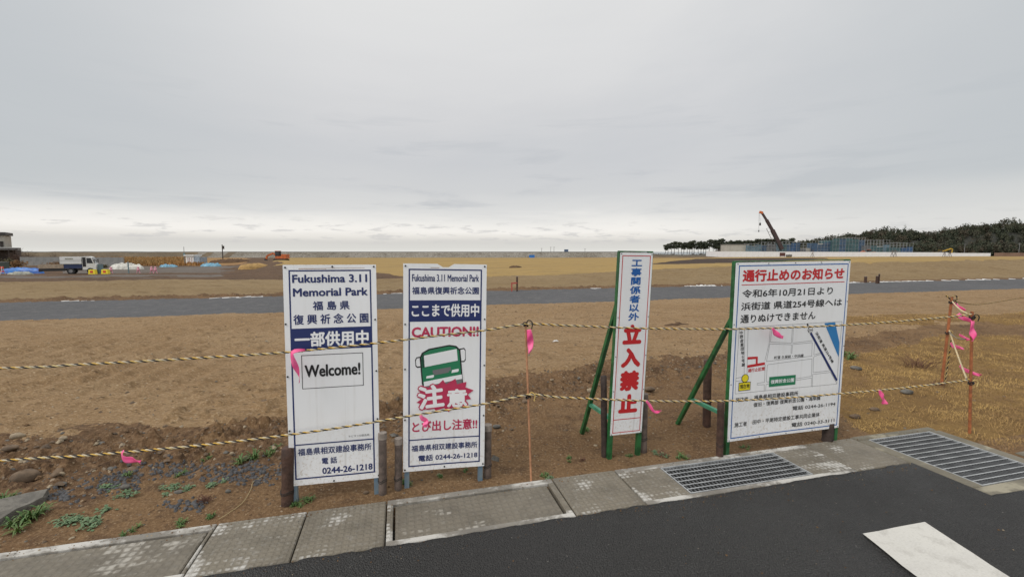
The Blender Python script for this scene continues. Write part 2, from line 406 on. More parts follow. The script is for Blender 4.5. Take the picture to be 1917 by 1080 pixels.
def board_mat():
    m = bpy.data.materials.new('board_white'); m.use_nodes = True; g = NT(m.node_tree); b = g.n['Principled BSDF']
    tc = g.new('ShaderNodeTexCoord').outputs['Object']
    sp = g.new('ShaderNodeSeparateXYZ'); g.put(sp.inputs[0], tc)
    n = g.noise(g.mapv(tc, (6, 1, 1.2)), 2.0, 6, .65); n2 = g.noise(tc, 50, 4, .7)
    n3 = g.noise(g.mapv(tc, (26, 1, .9)), 1.0, 4, .6); n4 = g.noise(g.mapv(tc, (0, 0, 1.6), (0, 0, 3)), 1.0, 3)
    c = g.mix(g.m('MULTIPLY', g.mr(n, .45, .8), .45), (.80, .80, .80), (.68, .66, .63))
    c = g.mix(g.m('MULTIPLY', g.mr(n3, .56, .74), g.m('MULTIPLY', g.mr(n4, .4, .65), .42)), c, (.50, .47, .42))
    splash = g.m('MULTIPLY', g.mr(n2, .50, .70), g.mr(sp.outputs[2], .12, .62, .75, 0))
    c = g.mix(splash, c, (.50, .42, .33))
    g.put(b.inputs['Base Color'], c); b.inputs['Roughness'].default_value = .42
    return m
M['white'] = board_mat()
M['navy'] = mat('navy_print', (.012, .024, .115), .45)
M['black'] = mat('black_print', (.012, .012, .013), .45)
M['grey'] = mat('grey_print', (.16, .16, .16), .5)
M['lgrey'] = mat('faint_grey_print', (.42, .42, .43), .5)
M['wprint'] = mat('white_print', (.80, .80, .80), .45)
M['crimson'] = mat('crimson_print', (.50, .035, .095), .45, var=.12, vscale=15)
M['red'] = mat('red_print', (.52, .018, .022), .45)
M['blue'] = mat('blue_print', (.010, .105, .36), .45)
M['sea'] = mat('map_blue_print', (.03, .20, .46), .45)
M['green'] = mat('green_print', (.018, .19, .085), .45)
M['dgreen'] = mat('dark_green_print', (.01, .06, .035), .45)
M['yellow'] = mat('yellow_print', (.75, .62, .02), .45)
M['russet'] = mat('reddish_sliver', (.42, .22, .13), .7, var=.4, vscale=20)  # thin reddish slivers just below the top edge of two boards
M['bolt'] = mat('bolt_black', (.02, .02, .022), .4, .4)
M['gframe'] = mat('green_painted_steel', (.022, .135, .04), .38, var=.45, vscale=14, col2=(.012, .065, .022))
M['gpale'] = mat('pale_green_steel', (.06, .26, .15), .45, var=.3, vscale=12)
M['bframe'] = mat('blue_painted_steel', (.10, .17, .24), .45, var=.5, vscale=12, col2=(.16, .20, .22))
M['wood_d'] = mat('weathered_dark_wood', (.050, .033, .026), .8, var=.5, vscale=18, bump=.8, bscale=60)
M['wood_r'] = mat('reddish_brown_wood', (.085, .043, .028), .75, var=.5, vscale=14, bump=.8, bscale=50)
M['wood_g'] = mat('grey_brown_post', (.150, .112, .092), .7, var=.45, vscale=16, bump=.5, bscale=60)
M['wcap'] = mat('pale_post_top', (.30, .25, .21), .8, var=.3, vscale=30)
M['wire'] = mat('dark_wire', (.03, .027, .025), .6, .5)
M['ropeY'] = mat('rope_yellow', (.62, .37, .055), .8, var=.35, vscale=5, col2=(.60, .47, .22), bump=.4, bscale=400)
M['ropeC'] = mat('rope_cream', (.60, .52, .38), .85, var=.25, vscale=5, bump=.4, bscale=400)
M['ropeK'] = mat('rope_black', (.016, .015, .015), .8)
M['rod'] = mat('rusty_orange_rod', (.40, .13, .045), .7, var=.45, vscale=20, bump=.4, bscale=90)
M['rodp'] = mat('pale_orange_rod', (.52, .25, .13), .7, var=.35, vscale=16)
def ribbon_mat():
    m = mat('pink_tape', (.86, .085, .27), .45, var=.25, vscale=12, col2=(.90, .17, .36))
    b = m.node_tree.nodes['Principled BSDF']; b.inputs['Subsurface Weight'].default_value = 0.0
    return m
M['pink'] = ribbon_mat()
M['stone1'] = mat('brown_stone', (.15, .10, .06), .85, var=.5, vscale=9, bump=.7, bscale=25)
M['stone2'] = mat('grey_stone', (.125, .115, .098), .85, var=.45, vscale=12, bump=.7, bscale=30)
M['stone3'] = mat('pale_stone', (.30, .235, .155), .85, var=.4, vscale=12, bump=.6, bscale=30)
M['slate'] = mat('dark_slate_gravel', (.085, .083, .085), .8, var=.5, vscale=40)
M['weed1'] = mat('weed_green', (.055, .125, .026), .6, var=.4, vscale=20, col2=(.11, .155, .035))
M['weed2'] = mat('pale_mugwort_green', (.125, .185, .09), .7, var=.4, vscale=20, col2=(.08, .14, .06))
M['weedr'] = mat('withered_red_stalk', (.13, .055, .035), .8, var=.4, vscale=20)
M['straw1'] = mat('straw_blade', (.40, .25, .078), .8, var=.45, vscale=2.2, col2=(.20, .112, .042))

# ------------------------------------------------------------------ ground: one continuous fan-shaped grid, split by what covers it
def build_ground():
    th = np.radians(np.arange(-72, 72.001, .13))
    rr = [1.15]
    while rr[-1] < 330:
        r = rr[-1]; rr.append(r*(1+(.005 if r < 6 else .0075 if r < 32 else .016)))
    rr = np.array(rr); T, Rr = np.meshgrid(th, rr)
    X = Rr*np.sin(T); Y = Rr*np.cos(T)
    Z = terrain(X.ravel(), Y.ravel()).reshape(X.shape)
    V = np.stack([X.ravel(), Y.ravel(), Z.ravel()], 1)
    nr, nc = X.shape; I = np.arange(nr*nc).reshape(nr, nc)
    F = np.stack([I[:-1, :-1], I[:-1, 1:], I[1:, 1:], I[1:, :-1]], -1).reshape(-1, 4)[:, ::-1]
    c = V[F].mean(1); x, y = c[:, 0], c[:, 1]; s, b = sb(x, y); q = x/np.maximum(y, .1)
    nA = fbm(x, y, 1.6, 4, 101); nB = fbm(x, y, .5, 4, 111); nC = fbm(x, y, 9, 4, 121); nD = fbm(x, y, 5, 4, 131)
    zone = np.zeros(len(F), int)                                   # 0 bare soil
    bs = np.interp(s, [-4, 1, 4, 9, 14], [1.35, 1.3, 2.0, 2.9, 3.6])
    zone[b < bs+.15+.35*nB] = 7                                    # verge
    bankw = np.abs(b-bs+.05+.25*nA)-.30+.42*nB+.25*sstep(4.8, 7, s)
    zone[bankw < 0] = 1
    leftb = (np.abs(b-.95-.1*nA)-.34+.5*nB < 0) & (s < 1.6+.5*nA); zone[leftb] = 1
    # withered lawn to the right of the wide sign
    le = np.interp(y, [2.5, 3.9, 4.6, 5.5, 6.4, 7.4, 9.0], [3.30, 3.35, 3.55, 4.0, 4.6, 6.6, 9.5])
    lawn = (x > le+.45*nA+.25*nB) & (y < 7.6+.8*nA+.08*x) & (b > -.3)
    lawn2 = (x > 6.6+.5*nA) & (np.abs(y-9.6-.35*nA-.12*(x-8)) < .55+.3*nB)
    zone[lawn | lawn2] = 6
    zone[b > 9.75+.10*nB] = 2
    zone[b > 14.25+.12*nB] = 1
    zone[b > 15.05+.30*nB] = 3
    crest = 21.3+.35*nA
    zone[b > crest] = 4
    yard = (b > crest-.2) & (q < -.235-.29*np.clip((b-22)/38, 0, 1)+.035*nC)
    zone[yard] = 5
    zone[(b > 27+2*nD) & (b < 47+3*nC) & (q < -.66+.05*nC) & (nC+.3*nD > -.15)] = 8
    zone[(y > 104+8*nC) & (q < -.60+.03*nC)] = 9
    zone[(y > 66+4*nC) & (y < 96+8*nC) & (q < -.62+.14*nC) & (q > -1.02)] = 8
    zone[(y > 95) & (y < 260) & (q > .25) & (q < .45+.06*nC) & (nC > -.1)] = 5
    zone[(y > 165+12*nC) & (q > .12) & (q < .5)] = 9
    edge = (b > 14.22+.05*nB) & (b < 14.46+.16*nB) & (s > 14.5) & (nB > -.25); zone[edge] = 10
    edge2 = (b > 14.2) & (b < 14.33+.12*nB) & (s < 15) & (nA > .26); zone[edge2] = 10
    poly = [hit(*pp) for pp in [(1215, 494.6), (1255, 489.5), (1325, 484.0), (1420, 483.2), (1545, 483.0), (1552, 485.0), (1470, 489.4), (1400, 492.2), (1325, 493.0), (1255, 494.6)]]
    ins = np.zeros(len(F), bool); sel = np.where((y > 30) & (q > .2) & (q < .9))[0]; xs_, ys_ = x[sel]+.2*nD[sel], y[sel]+.3*nD[sel]; c_ = np.zeros(len(sel), bool)
    for i in range(len(poly)):
        (xa, ya), (xb, yb) = poly[i][:2], poly[i-1][:2]
        c_ ^= ((ya > ys_) != (yb > ys_)) & (xs_ < (xb-xa)*(ys_-ya)/(yb-ya+1e-9)+xa)
    ins[sel] = c_; zone[ins] = 11
    ok = ~((b < -.42) & (s < 5.65)) & ~((b < -.45) & (s < 6.6))
    names = {0: ('bare_ground', 'soil'), 1: ('crumbled_soil_bank', 'bank'), 2: ('gravel_road', 'gravel'), 3: ('straw_covered_slope', 'straw'), 4: ('dry_turf_field', 'field'),
             5: ('work_yard_soil', 'yard'), 6: ('withered_lawn', 'lawn'), 7: ('verge', 'verge'), 8: ('yard_track', 'yardroad'), 9: ('reed_ground', 'reed'), 10: ('white_road_edging', 'geotex'), 11: ('dark_soil_strip', 'strip')}
    for k, (nm, mk) in names.items():
        f = F[(zone == k) & ok]
        if not len(f): continue
        u, inv = np.unique(f, return_inverse=True)
        tag(mesh_from(nm, V[u], inv.reshape(-1, 4), M[mk], smooth=True), kind='structure')
build_ground()
# outer land, sea
mb = MB(); mb.add([(-900, -400, -3.2), (1200, -400, -3.2), (1200, 700, -3.2), (-900, 700, -3.2)], [(0, 1, 2, 3)]); tag(mb.build('plain', M['plain']), kind='structure')
sea_m = mat('sea_water', (.10, .13, .14), .25)
mb = MB(); mb.add([(-9000, 700, -5.5), (9000, 700, -5.5), (9000, 9500, -5.5), (-9000, 9500, -5.5)], [(0, 1, 2, 3)]); tag(mb.build('sea', sea_m), kind='structure')

# ------------------------------------------------------------------ road
def build_road():
    ss = np.linspace(-6, 5.785, 393); tt = np.array([.448, .465, .5, .6, .8, 1.1, 1.6, 2.4, 4])
    S_, T_ = np.meshgrid(ss, tt); e = (1-sstep(.46, .62, T_))
    T2 = T_+e*(.016*fbm(S_, T_*0, .25, 3, 201, .7)+.012*fbm(S_, T_*0, .05, 2, 205))
    Z = .014+.004*fbm(S_, T_, .6, 2, 211); Z[0] = -.05
    x, y = xy(S_, -T2); V = np.stack([x.ravel(), y.ravel(), Z.ravel()], 1)
    I = np.arange(V.shape[0]).reshape(S_.shape)
    F = np.stack([I[:-1, :-1], I[1:, :-1], I[1:, 1:], I[:-1, 1:]], -1).reshape(-1, 4)
    # second sheet past the catch basin
    ss2 = np.arange(5.78, 16, .06); tt2 = np.array([.915, .93, .97, 1.05, 1.3, 1.8, 2.6, 4])
    S2, T2b = np.meshgrid(ss2, tt2); e = (1-sstep(.93, 1.1, T2b))
    T3 = T2b+e*(.016*fbm(S2, T2b*0, .25, 3, 221, .7)); Z2 = .0135+.004*fbm(S2, T3, .6, 2, 211); Z2[0] = -.05
    x2, y2 = xy(S2, -T3); V2 = np.stack([x2.ravel(), y2.ravel(), Z2.ravel()], 1)
    J = np.arange(V2.shape[0]).reshape(S2.shape)+len(V)
    F2 = np.stack([J[:-1, :-1], J[1:, :-1], J[1:, 1:], J[:-1, 1:]], -1).reshape(-1, 4)
    # wide apron behind the camera
    k = len(V)+len(V2); P = [xy(-60, -4), xy(60, -4), xy(60, -60), xy(-60, -60), xy(-60, -.46), xy(-6, -.46), xy(-6, -4), xy(16, -.95), xy(60, -.95), xy(16, -4)]
    V3 = np.array([(a, b, .014) for a, b in P]); F3 = np.array([(k+0, k+3, k+2, k+1), (k+4, k+0, k+6, k+5), (k+7, k+9, k+1, k+8)])
    tag(mesh_from('asphalt_road', np.concatenate([V, V2, V3]), np.concatenate([F, F2, F3]), M['asphalt'], smooth=False), kind='structure')
    x0, y0 = 1.973, 2.350
    mb = MB()
    pts = [(1.973, 2.350), (2.415, 2.461), (2.432, 2.04), (2.44, .5), (1.98, .5), (1.962, 2.04)]
    n = 22; vs = []; fs = []
    for i in range(n+1):
        t = i/n; yl = 2.350+(.5-2.350)*t; yr = 2.461+(.5-2.461)*t
        jl = random.uniform(-.004, .004); jr = random.uniform(-.004, .004)
        for j in range(5):
            u = j/4; vs.append((1.973+.452*u+jl*(1-u)+jr*u, yl+(yr-yl)*u+(random.uniform(-.003, .003) if i == 0 else 0), .0225))
    fs = [(i*5+j, (i+1)*5+j, (i+1)*5+j+1, i*5+j+1) for i in range(n) for j in range(4)]
    tag(mesh_from('road_marking', vs, fs, M['paint']), kind='structure')
build_road()

# ------------------------------------------------------------------ gutter (local x along, local y back, top at z = .012)
def kmat(s, b, z=0.0):
    x, y = xy(s, b); return Matrix.Translation((x, y, z)) @ Matrix.Rotation(KA, 4, 'Z')
GW = .452
def slab(s0, s1, m, label):
    o = empty('gutter_slab', label, 'concrete slab', mat=kmat(s0, -GW), group='precast gutter slabs along the road edge')
    MB().box((.004, 0, -.25), (s1-s0-.004, GW, .012), bev=.006).build('slab_body', m, o)
    return o
def lidded(s0, s1, l0, l1, label, lidlabel, dz):
    """gutter unit with a rebate that holds a loose lid"""
    o = empty('gutter_slab', label, 'concrete slab', mat=kmat(s0, -GW), group='precast gutter slabs along the road edge')
    b0, b1 = GW-.412, GW-.052; a0, a1 = l0-s0, l1-s0; Ln = s1-s0
    mb = MB(); mb.box((.004, 0, -.25), (Ln-.004, b0, .012), bev=.005); mb.box((.004, b1, -.25), (Ln-.004, GW, .0125), bev=.005)
    mb.build('slab_body', M['rim'], o)
    mb = MB(); 
    if a0 > .01: mb.box((.004, b0+.0005, -.25), (a0, b1-.0005, .0115), bev=.004)
    if a1 < Ln-.01: mb.box((a1, b0+.0005, -.25), (Ln-.004, b1-.0005, .0115), bev=.004)
    if mb.v: mb.build('slab_end', M['conc2'], o)
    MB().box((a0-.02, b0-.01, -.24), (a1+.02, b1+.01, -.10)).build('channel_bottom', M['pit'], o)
    if lidlabel:
        l = empty('gutter_lid', lidlabel, 'concrete lid', mat=kmat(l0, -.412, dz))
        MB().box((.012, .006, -.09), (l1-l0-.014, b1-b0-.006, .012), bev=.006).build('lid_plate', M['lid'], l)
    return o
lidded(-1.2, .985+.02, -1.02, .985, 'long gutter unit at the lower left corner, framing the leftmost concrete lid', 'leftmost concrete gutter lid, cut off by the lower left corner of the photo', -.010)
slab(1.005, 1.49, M['conc2'], 'mostly pale dry gutter slab just right of the leftmost lid')
slab(1.49, 2.0-.04, M['conc1'], 'damp studded gutter slab in front of the sign with the Welcome placard')
lidded(1.96, 3.075, 2.0, 3.03, 'gutter unit with a pale rim holding the middle lid', 'sunken studded concrete lid in front of the CAUTION sign', -.012)
slab(3.075, 3.555, M['conc1'], 'damp gutter slab at the foot of the orange stake')
lidded(3.555, 5.275, 3.90, 4.92, 'gutter unit that frames the smaller steel grate', None, 0)
slab(5.275, 5.785, M['conc1'], 'wet brownish gutter slab against the catch basin, last before the corner')
for i in range(3): slab(-1.2-.6*(i+1), -1.2-.6*i-.005, M['conc1'], 'damp gutter slab beyond the leftmost lid')

def grate(Lx, Ly, nx, ny, m4, label):
    o = empty('drain_grate', label, 'drain grate', mat=m4)
    fr = MB(); w = .007
    fr.box((0, 0, -.03), (Lx, w, .0)); fr.box((0, Ly-w, -.03), (Lx, Ly, 0)); fr.box((0, w, -.03), (w, Ly-w, 0)); fr.box((Lx-w, w, -.03), (Lx, Ly-w, 0))
    fr.build('grate_frame', M['galv'], o)
    a = MB()
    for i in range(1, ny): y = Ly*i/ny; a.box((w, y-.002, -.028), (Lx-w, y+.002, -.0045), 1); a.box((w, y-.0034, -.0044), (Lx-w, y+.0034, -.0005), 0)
    a.build('bearing_bar', [M['galv'], M['shade_grime']], o)
    c = MB()
    for i in range(1, nx): x = Lx*i/nx; c.box((x-.0021, w, -.014), (x+.0021, Ly-w, -.0052))
    c.build('cross_bar', M['galvd'], o)
    return o
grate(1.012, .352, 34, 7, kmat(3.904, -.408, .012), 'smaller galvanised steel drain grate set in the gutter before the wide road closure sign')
bo = empty('catch_basin', 'buff concrete frame of the catch basin at the corner, around the larger grate', 'catch basin', mat=kmat(5.79, -.935))
mb = MB(); mb.box((.0, 0, -.4), (.99, .115, .0125), bev=.012); mb.box((0, .875, -.4), (.92, .96, .0135), bev=.02)
mb.box((.0005, .1155, -.4), (.105, .8745, .012), bev=.008); mb.box((.815, .1155, -.4), (.925, .8745, .0128), bev=.012)
mb.build('basin_rim', M['basin'], bo)
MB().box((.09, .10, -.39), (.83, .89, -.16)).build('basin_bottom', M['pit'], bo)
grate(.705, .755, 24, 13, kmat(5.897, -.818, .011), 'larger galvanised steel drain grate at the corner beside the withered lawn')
o = empty('gutter_slab', 'short buff gutter slab right of the larger grate, at the right edge of the photo', 'concrete slab', mat=kmat(6.79, -.93), group='precast gutter slabs along the road edge')
MB().box((0, 0, -.3), (1.2, .40, .0120), bev=.01).build('slab_body', M['basin'], o)

# ------------------------------------------------------------------ signs
_fc = bpy.data.curves.new('glyphs', 'FONT'); _fc.resolution_u = 3; _fo = bpy.data.objects.new('glyphs', _fc); COL.objects.link(_fo)
_tc = {}
def glyphs(txt, bold):
    k = (txt, bold)
    if k not in _tc:
        _fc.body = txt; _fc.size = 1.0; _fc.offset = bold
        dg = bpy.context.evaluated_depsgraph_get(); dg.update()
        me = bpy.data.meshes.new_from_object(_fo.evaluated_get(dg))
        v = np.array([(q.co.x, q.co.y) for q in me.vertices]); f = [tuple(p.vertices) for p in me.polygons]
        bpy.data.meshes.remove(me); _tc[k] = (v, f)
    return _tc[k]
class Sign:
    """u to the right, v down, both in mm on the board; layers stack forward"""
    def __init__(s, W, pos, yaw, lean, roll, name, label, warp=.004, seed=0, notch=None):
        s.W = W; s.layers = {}; s.tid = 0; s.warp = warp; s.seed = seed
        yw, le, ro = R(yaw), R(lean), R(roll)
        Mr = Matrix(((math.cos(ro), 0, math.sin(ro)), (0, 1, 0), (-math.sin(ro), 0, math.cos(ro))))
        Ml = Matrix(((1, 0, 0), (0, math.cos(le), math.sin(le)), (0, -math.sin(le), math.cos(le))))
        Mz = Matrix.Rotation(yw, 3, 'Z'); m3 = Mz @ Ml @ Mr
        C = Vector(pos)+Vector((0, 0, EYE)); up = m3 @ Vector((0, 0, 1)); k = C.z/up.z
        s.e = k-.7                                              # ground to board foot, along the sign
        s.o = empty(name, label, 'sign', mat=Matrix.Translation(C-up*k) @ m3.to_4x4())
        # board
        nx, nz = max(6, int(W/35)), 42; vs = []; fs = []
        for side in (0, 1):
            for j in range(nz+1):
                for i in range(nx+1):
                    x = (i/nx-.5)*W/1000; v = 1400*(1-j/nz); z = s.e+1.4-v/1000
                    if notch and j == nz and abs(x*1000+W/2-notch) < W/nx*.51: z -= .022
                    vs.append((x, .0+side*.0035, z))
        n1 = (nx+1)*(nz+1)
        for j in range(nz):
            for i in range(nx):
                a = j*(nx+1)+i; fs.append((a, a+1, a+nx+2, a+nx+1)); fs.append((n1+a, n1+a+nx+1, n1+a+nx+2, n1+a+1))
        ring = [i for i in range(nx+1)]+[j*(nx+1)+nx for j in range(1, nz+1)]+[nz*(nx+1)+i for i in range(nx-1, -1, -1)]+[j*(nx+1) for j in range(nz-1, 0, -1)]
        for a, b in zip(ring, ring[1:]+ring[:1]): fs.append((b, a, n1+a, n1+b))
        vs = [(x, y+s.wf(x, z), z) for x, y, z in vs]
        mesh_from('board', vs, fs, M['white'], parent=s.o, smooth=False)
    def wf(s, x, z):
        q = x*1000/s.W; h = (z-s.e)/1.4
        return s.warp*(math.sin(math.pi*(q+.5)*1.7+s.seed)*math.cos(2.3*h+s.seed)+.5*math.sin(5*h+s.seed*2))*(1 if 0 <= h <= 1 else 0)
    @staticmethod
    def fine(pts, faces, mx=42.0):
        """split long faces so that the print follows the gently warped board"""
        pts = [tuple(map(float, q)) for q in pts]; out = []; todo = []
        for f in faces:
            if len(f) > 4:
                for t in tessellate_polygon([[Vector((pts[i][0], pts[i][1], 0)) for i in f]]): todo.append(tuple(f[i] for i in t))
            else: todo.append(tuple(f))
        fixed = []
        for f in todo:
            a = sum(pts[f[i]][0]*pts[f[(i+1) % len(f)]][1]-pts[f[(i+1) % len(f)]][0]*pts[f[i]][1] for i in range(len(f)))
            fixed.append(f if a < 0 else f[::-1])
        todo = fixed
        while todo:
            f = todo.pop()
            if len(f) == 4:
                if max(math.dist(pts[f[i]], pts[f[(i+1) % 4]]) for i in range(4)) <= mx: out.append(f)
                else: todo += [(f[0], f[1], f[2]), (f[0], f[2], f[3])]
                continue
            e = [math.dist(pts[f[i]], pts[f[(i+1) % 3]]) for i in range(3)]; k = max(range(3), key=lambda i: e[i])
            if e[k] <= mx: out.append(f); continue
            a, b, c = f[k], f[(k+1) % 3], f[(k+2) % 3]; pts.append(((pts[a][0]+pts[b][0])/2, (pts[a][1]+pts[b][1])/2)); m_ = len(pts)-1
            todo += [(a, m_, c), (m_, b, c)]
        return pts, out
    def lay(s, part, m, pts, faces, lev):
        pts, faces = s.fine(pts, faces)
        L_ = s.layers.setdefault((part, m), ([], []))
        k = len(L_[0])
        for u, v in pts:
            x = u/1000-s.W/2000; z = s.e+1.4-v/1000
            L_[0].append((x, s.wf(x, z)-.0007*lev, z))
        L_[1].extend(tuple(k+i for i in f) for f in faces)
    def rect(s, part, m, u0, v0, u1, v1, lev=1):
        nx = max(1, int(abs(u1-u0)/35)); ny = max(1, int(abs(v1-v0)/35))
        pts = [(u0+(u1-u0)*i/nx, v0+(v1-v0)*j/ny) for j in range(ny+1) for i in range(nx+1)]
        s.lay(part, m, pts, [(j*(nx+1)+i, (j+1)*(nx+1)+i, (j+1)*(nx+1)+i+1, j*(nx+1)+i+1) for j in range(ny) for i in range(nx)], lev)
    def frame(s, part, m, u0, v0, u1, v1, w, lev=1):
        s.rect(part, m, u0, v0, u1, v0+w, lev); s.rect(part, m, u0, v1-w, u1, v1, lev)
        s.rect(part, m, u0, v0+w, u0+w, v1-w, lev); s.rect(part, m, u1-w, v0+w, u1, v1-w, lev)
    def poly(s, part, m, pts, lev=1):
        s.lay(part, m, pts, [tuple(range(len(pts)-1, -1, -1))], lev)
    def line(s, part, m, a, b, w, lev=1):
        a = np.array(a, float); b = np.array(b, float); d = b-a; n = np.array([-d[1], d[0]])/max(1e-6, np.linalg.norm(d))*w/2
        k = max(1, int(np.linalg.norm(d)/40)); pts = []
        for i in range(k+1): p = a+d*i/k; pts += [p+n, p-n]
        s.lay(part, m, pts, [(2*i, 2*i+2, 2*i+3, 2*i+1) for i in range(k)], lev)
    def text(s, part, m, txt, u0, u1, v0, v1, bold=.02, lev=2, ang=0.0, part_id=0):
        """fit the glyphs' own box into u0..u1 x v0..v1 (v0 top), then turn by ang about the box centre"""
        v, f = glyphs(txt, 0); a = v.min(0); b = v.max(0); e = bold*min((u1-u0)/max(.05, (b-a)[0]), (v1-v0)/max(.05, (b-a)[1])); u0 += e; u1 -= e; v0 += e; v1 -= e
        p = (v-a)/np.maximum(b-a, 1e-6); pu = u0+p[:, 0]*(u1-u0); pv = v1-p[:, 1]*(v1-v0)
        if ang:
            cu, cv = (u0+u1)/2, (v0+v1)/2; c_, s_ = math.cos(ang), math.sin(ang)
            pu, pv = cu+(pu-cu)*c_-(pv-cv)*s_, cv+(pu-cu)*s_+(pv-cv)*c_
        key = part
        if part == 'lettering' and not part_id: s.tid += 1; part_id = s.tid
        offs = [(0, 0)]+([(e*math.cos(t), e*math.sin(t)) for t in np.arange(8)*math.pi/4] if bold > 0 else [])
        for i, (du, dv) in enumerate(offs):
            s.lay((part, part_id), m, [(q+du, w_+dv) for q, w_ in zip(pu, pv)], f, lev+.03*i)
    def vtext(s, part, m, txt, uc, w, v0, v1, bold=.02, lev=2, du=0, gap=.1):
        n = len(txt); st = (v1-v0)/n; s.tid += 1; tid = s.tid
        for i, ch in enumerate(txt):
            g, _ = glyphs(ch, 0); a = g.min(0); b = g.max(0); full = .92
            hw = w/2*min(1, (b-a)[0]/full); hh = st*(1-gap)/2*min(1, (b-a)[1]/full); c = v0+st*(i+.5); uu = uc+du*(i/(n-1))
            s.text(part, m, ch, uu-hw, uu+hw, c-hh, c+hh, bold, lev, 0.0, tid)
    def bolts(s, pts, r=5.5):
        me = None
        for u, v in pts:
            x = u/1000-s.W/2000; z = s.e+1.4-v/1000
            if me is None:
                o = MB().tube((0, -.005, 0), (0, .006, 0), r/1000, n=10).build('bolt', M['bolt'], s.o); me = o.data
            else:
                o = bpy.data.objects.new('bolt', me); COL.objects.link(o); o.parent = s.o
            o.location = (x, s.wf(x, z), z)
    def done(s):
        for (part, m), (v, f) in s.layers.items(): mesh_from(part if isinstance(part, str) else part[0], v, f, M[m], parent=s.o)
    def leg(s, x, m, top=1.38, w=.032, d=.03, bot=-.08, y0=.006):
        MB().box((x-w/2, y0, bot), (x+w/2, y0+d, s.e+top)).build('leg', M[m], s.o)
    def rails(s, m, zs, w=.03):
        for z in zs: MB().box((-s.W/2000+.034, .0065, s.e+z-w/2), (s.W/2000-.034, .030, s.e+z+w/2)).build('cross_rail', M[m], s.o)

# --- sign with the Welcome placard
A = Sign(550, (-1.139, 2.747, -.782), 12.25, 1.59, .15, 'park_sign', 'tall white navy-framed sign with a Welcome! placard, leftmost of the four signs', .004, 1.0)
A.frame('border', 'navy', 32, 32, 518, 1361, 9); A.rect('banner', 'navy', 41, 396, 509, 533, 1)
A.text('lettering', 'navy', 'Fukushima 3.11', 52, 494, 60, 112, .030); A.text('lettering', 'navy', 'Memorial Park', 54, 496, 145, 197, .030)
A.text('lettering', 'navy', '福 島 県', 166, 384, 227, 285, .022); A.text('lettering', 'navy', '復 興 祈 念 公 園', 52, 497, 308, 372, .022)
A.text('lettering', 'wprint', '一部供用中', 56, 496, 418, 514, .034)
A.frame('placard_drawing', 'black', 91, 564, 459, 779, 4)
A.text('lettering', 'black', 'Welcome!', 108, 441, 627, 706, .034)
A.rect('border', 'navy', 41, 1132, 509, 1140, 1)
A.text('lettering', 'grey', 'キビタン©福島県', 358, 487, 1098, 1113, .0)
A.text('lettering', 'navy', '福島県相双建設事務所', 53, 498, 1160, 1207, .020)
A.text('lettering', 'navy', '電 話', 193, 285, 1231, 1274, .020); A.text('lettering', 'navy', '0244-26-1218', 194, 503, 1297, 1339, .026)
A.rect('top_sliver', 'russet', 90, 22, 250, 25.5, 1); A.rect('top_sliver', 'russet', 250, 20.5, 480, 22.5, 1)
A.bolts([(14, 16), (286, 12), (536, 13), (8, 366), (538, 353), (9, 695), (539, 687), (9, 1041), (540, 1005), (10, 1384), (263, 1389), (540, 1383)]); A.done()
A.leg(-.25, 'bframe'); A.leg(.25, 'bframe'); A.rails('bframe', (.03, .7, 1.37))
# --- sign with the bus
B = Sign(550, (-.452, 2.917, -.782), 11.72, .85, 1.17, 'park_sign', 'tall white navy-framed sign with crimson CAUTION!! and a drawing of a green bus', .004, 2.2, notch=275)
B.frame('border', 'navy', 34, 34, 518, 1368, 9); B.rect('banner', 'navy', 43, 242, 509, 384, 1)
B.text('lettering', 'navy', 'Fukushima 3.11 Memorial Park', 56, 498, 69, 117, .026); B.text('lettering', 'navy', '福島県復興祈念公園', 56, 498, 152, 202, .022)
B.text('lettering', 'wprint', 'ここまで供用中', 54, 502, 266, 354, .030); B.text('lettering', 'crimson', 'CAUTION!!', 54, 501, 420, 489, .036)
rot = lambda pts, a, c: [(c[0]+(x-c[0])*math.cos(a)-(y-c[1])*math.sin(a), c[1]+(x-c[0])*math.sin(a)+(y-c[1])*math.cos(a)) for x, y in pts]
def grow(pts, k):
    c = np.mean(np.array(pts), 0); o = []
    for p in pts:
        d = np.array(p)-c; o.append(tuple(np.array(p)+d/np.linalg.norm(d)*k))
    return o
body = [(112, 628), (126, 596), (170, 572), (300, 549), (345, 556), (372, 582), (392, 800), (388, 830), (142, 850), (126, 800)]
for mm in ([(76, 640), (86, 622), (112, 618), (118, 690), (92, 694), (80, 684)], [(372, 572), (402, 566), (412, 580), (414, 650), (404, 664), (382, 664)]):
    B.poly('bus_drawing', 'black', mm, 1); B.poly('bus_drawing', 'wprint', grow(mm, -9), 2)
B.poly('bus_drawing', 'black', grow(body, 6), 3); B.poly('bus_drawing', 'green', grow(body, -5), 4)
B.poly('bus_drawing', 'dgreen', [(118, 640), (128, 604), (140, 600), (140, 690), (126, 700)], 5)
B.poly('bus_drawing', 'wprint', [(134, 612), (352, 572), (360, 652), (140, 690)], 5)
B.poly('bus_drawing', 'grey', [(192, 714), (312, 694), (316, 720), (300, 722), (300, 732), (204, 748), (202, 738), (194, 738)], 5)
B.poly('bus_drawing', 'wprint', [(152, 752), (200, 744), (202, 758), (194, 764), (150, 768)], 5); B.poly('bus_drawing', 'wprint', [(322, 716), (366, 708), (368, 722), (360, 730), (318, 736)], 5)
B.poly('bus_drawing', 'wprint', [(134, 790), (388, 748), (391, 778), (136, 822)], 5); B.poly('bus_drawing', 'grey', [(136, 822), (391, 778), (388, 828), (142, 848)], 5)
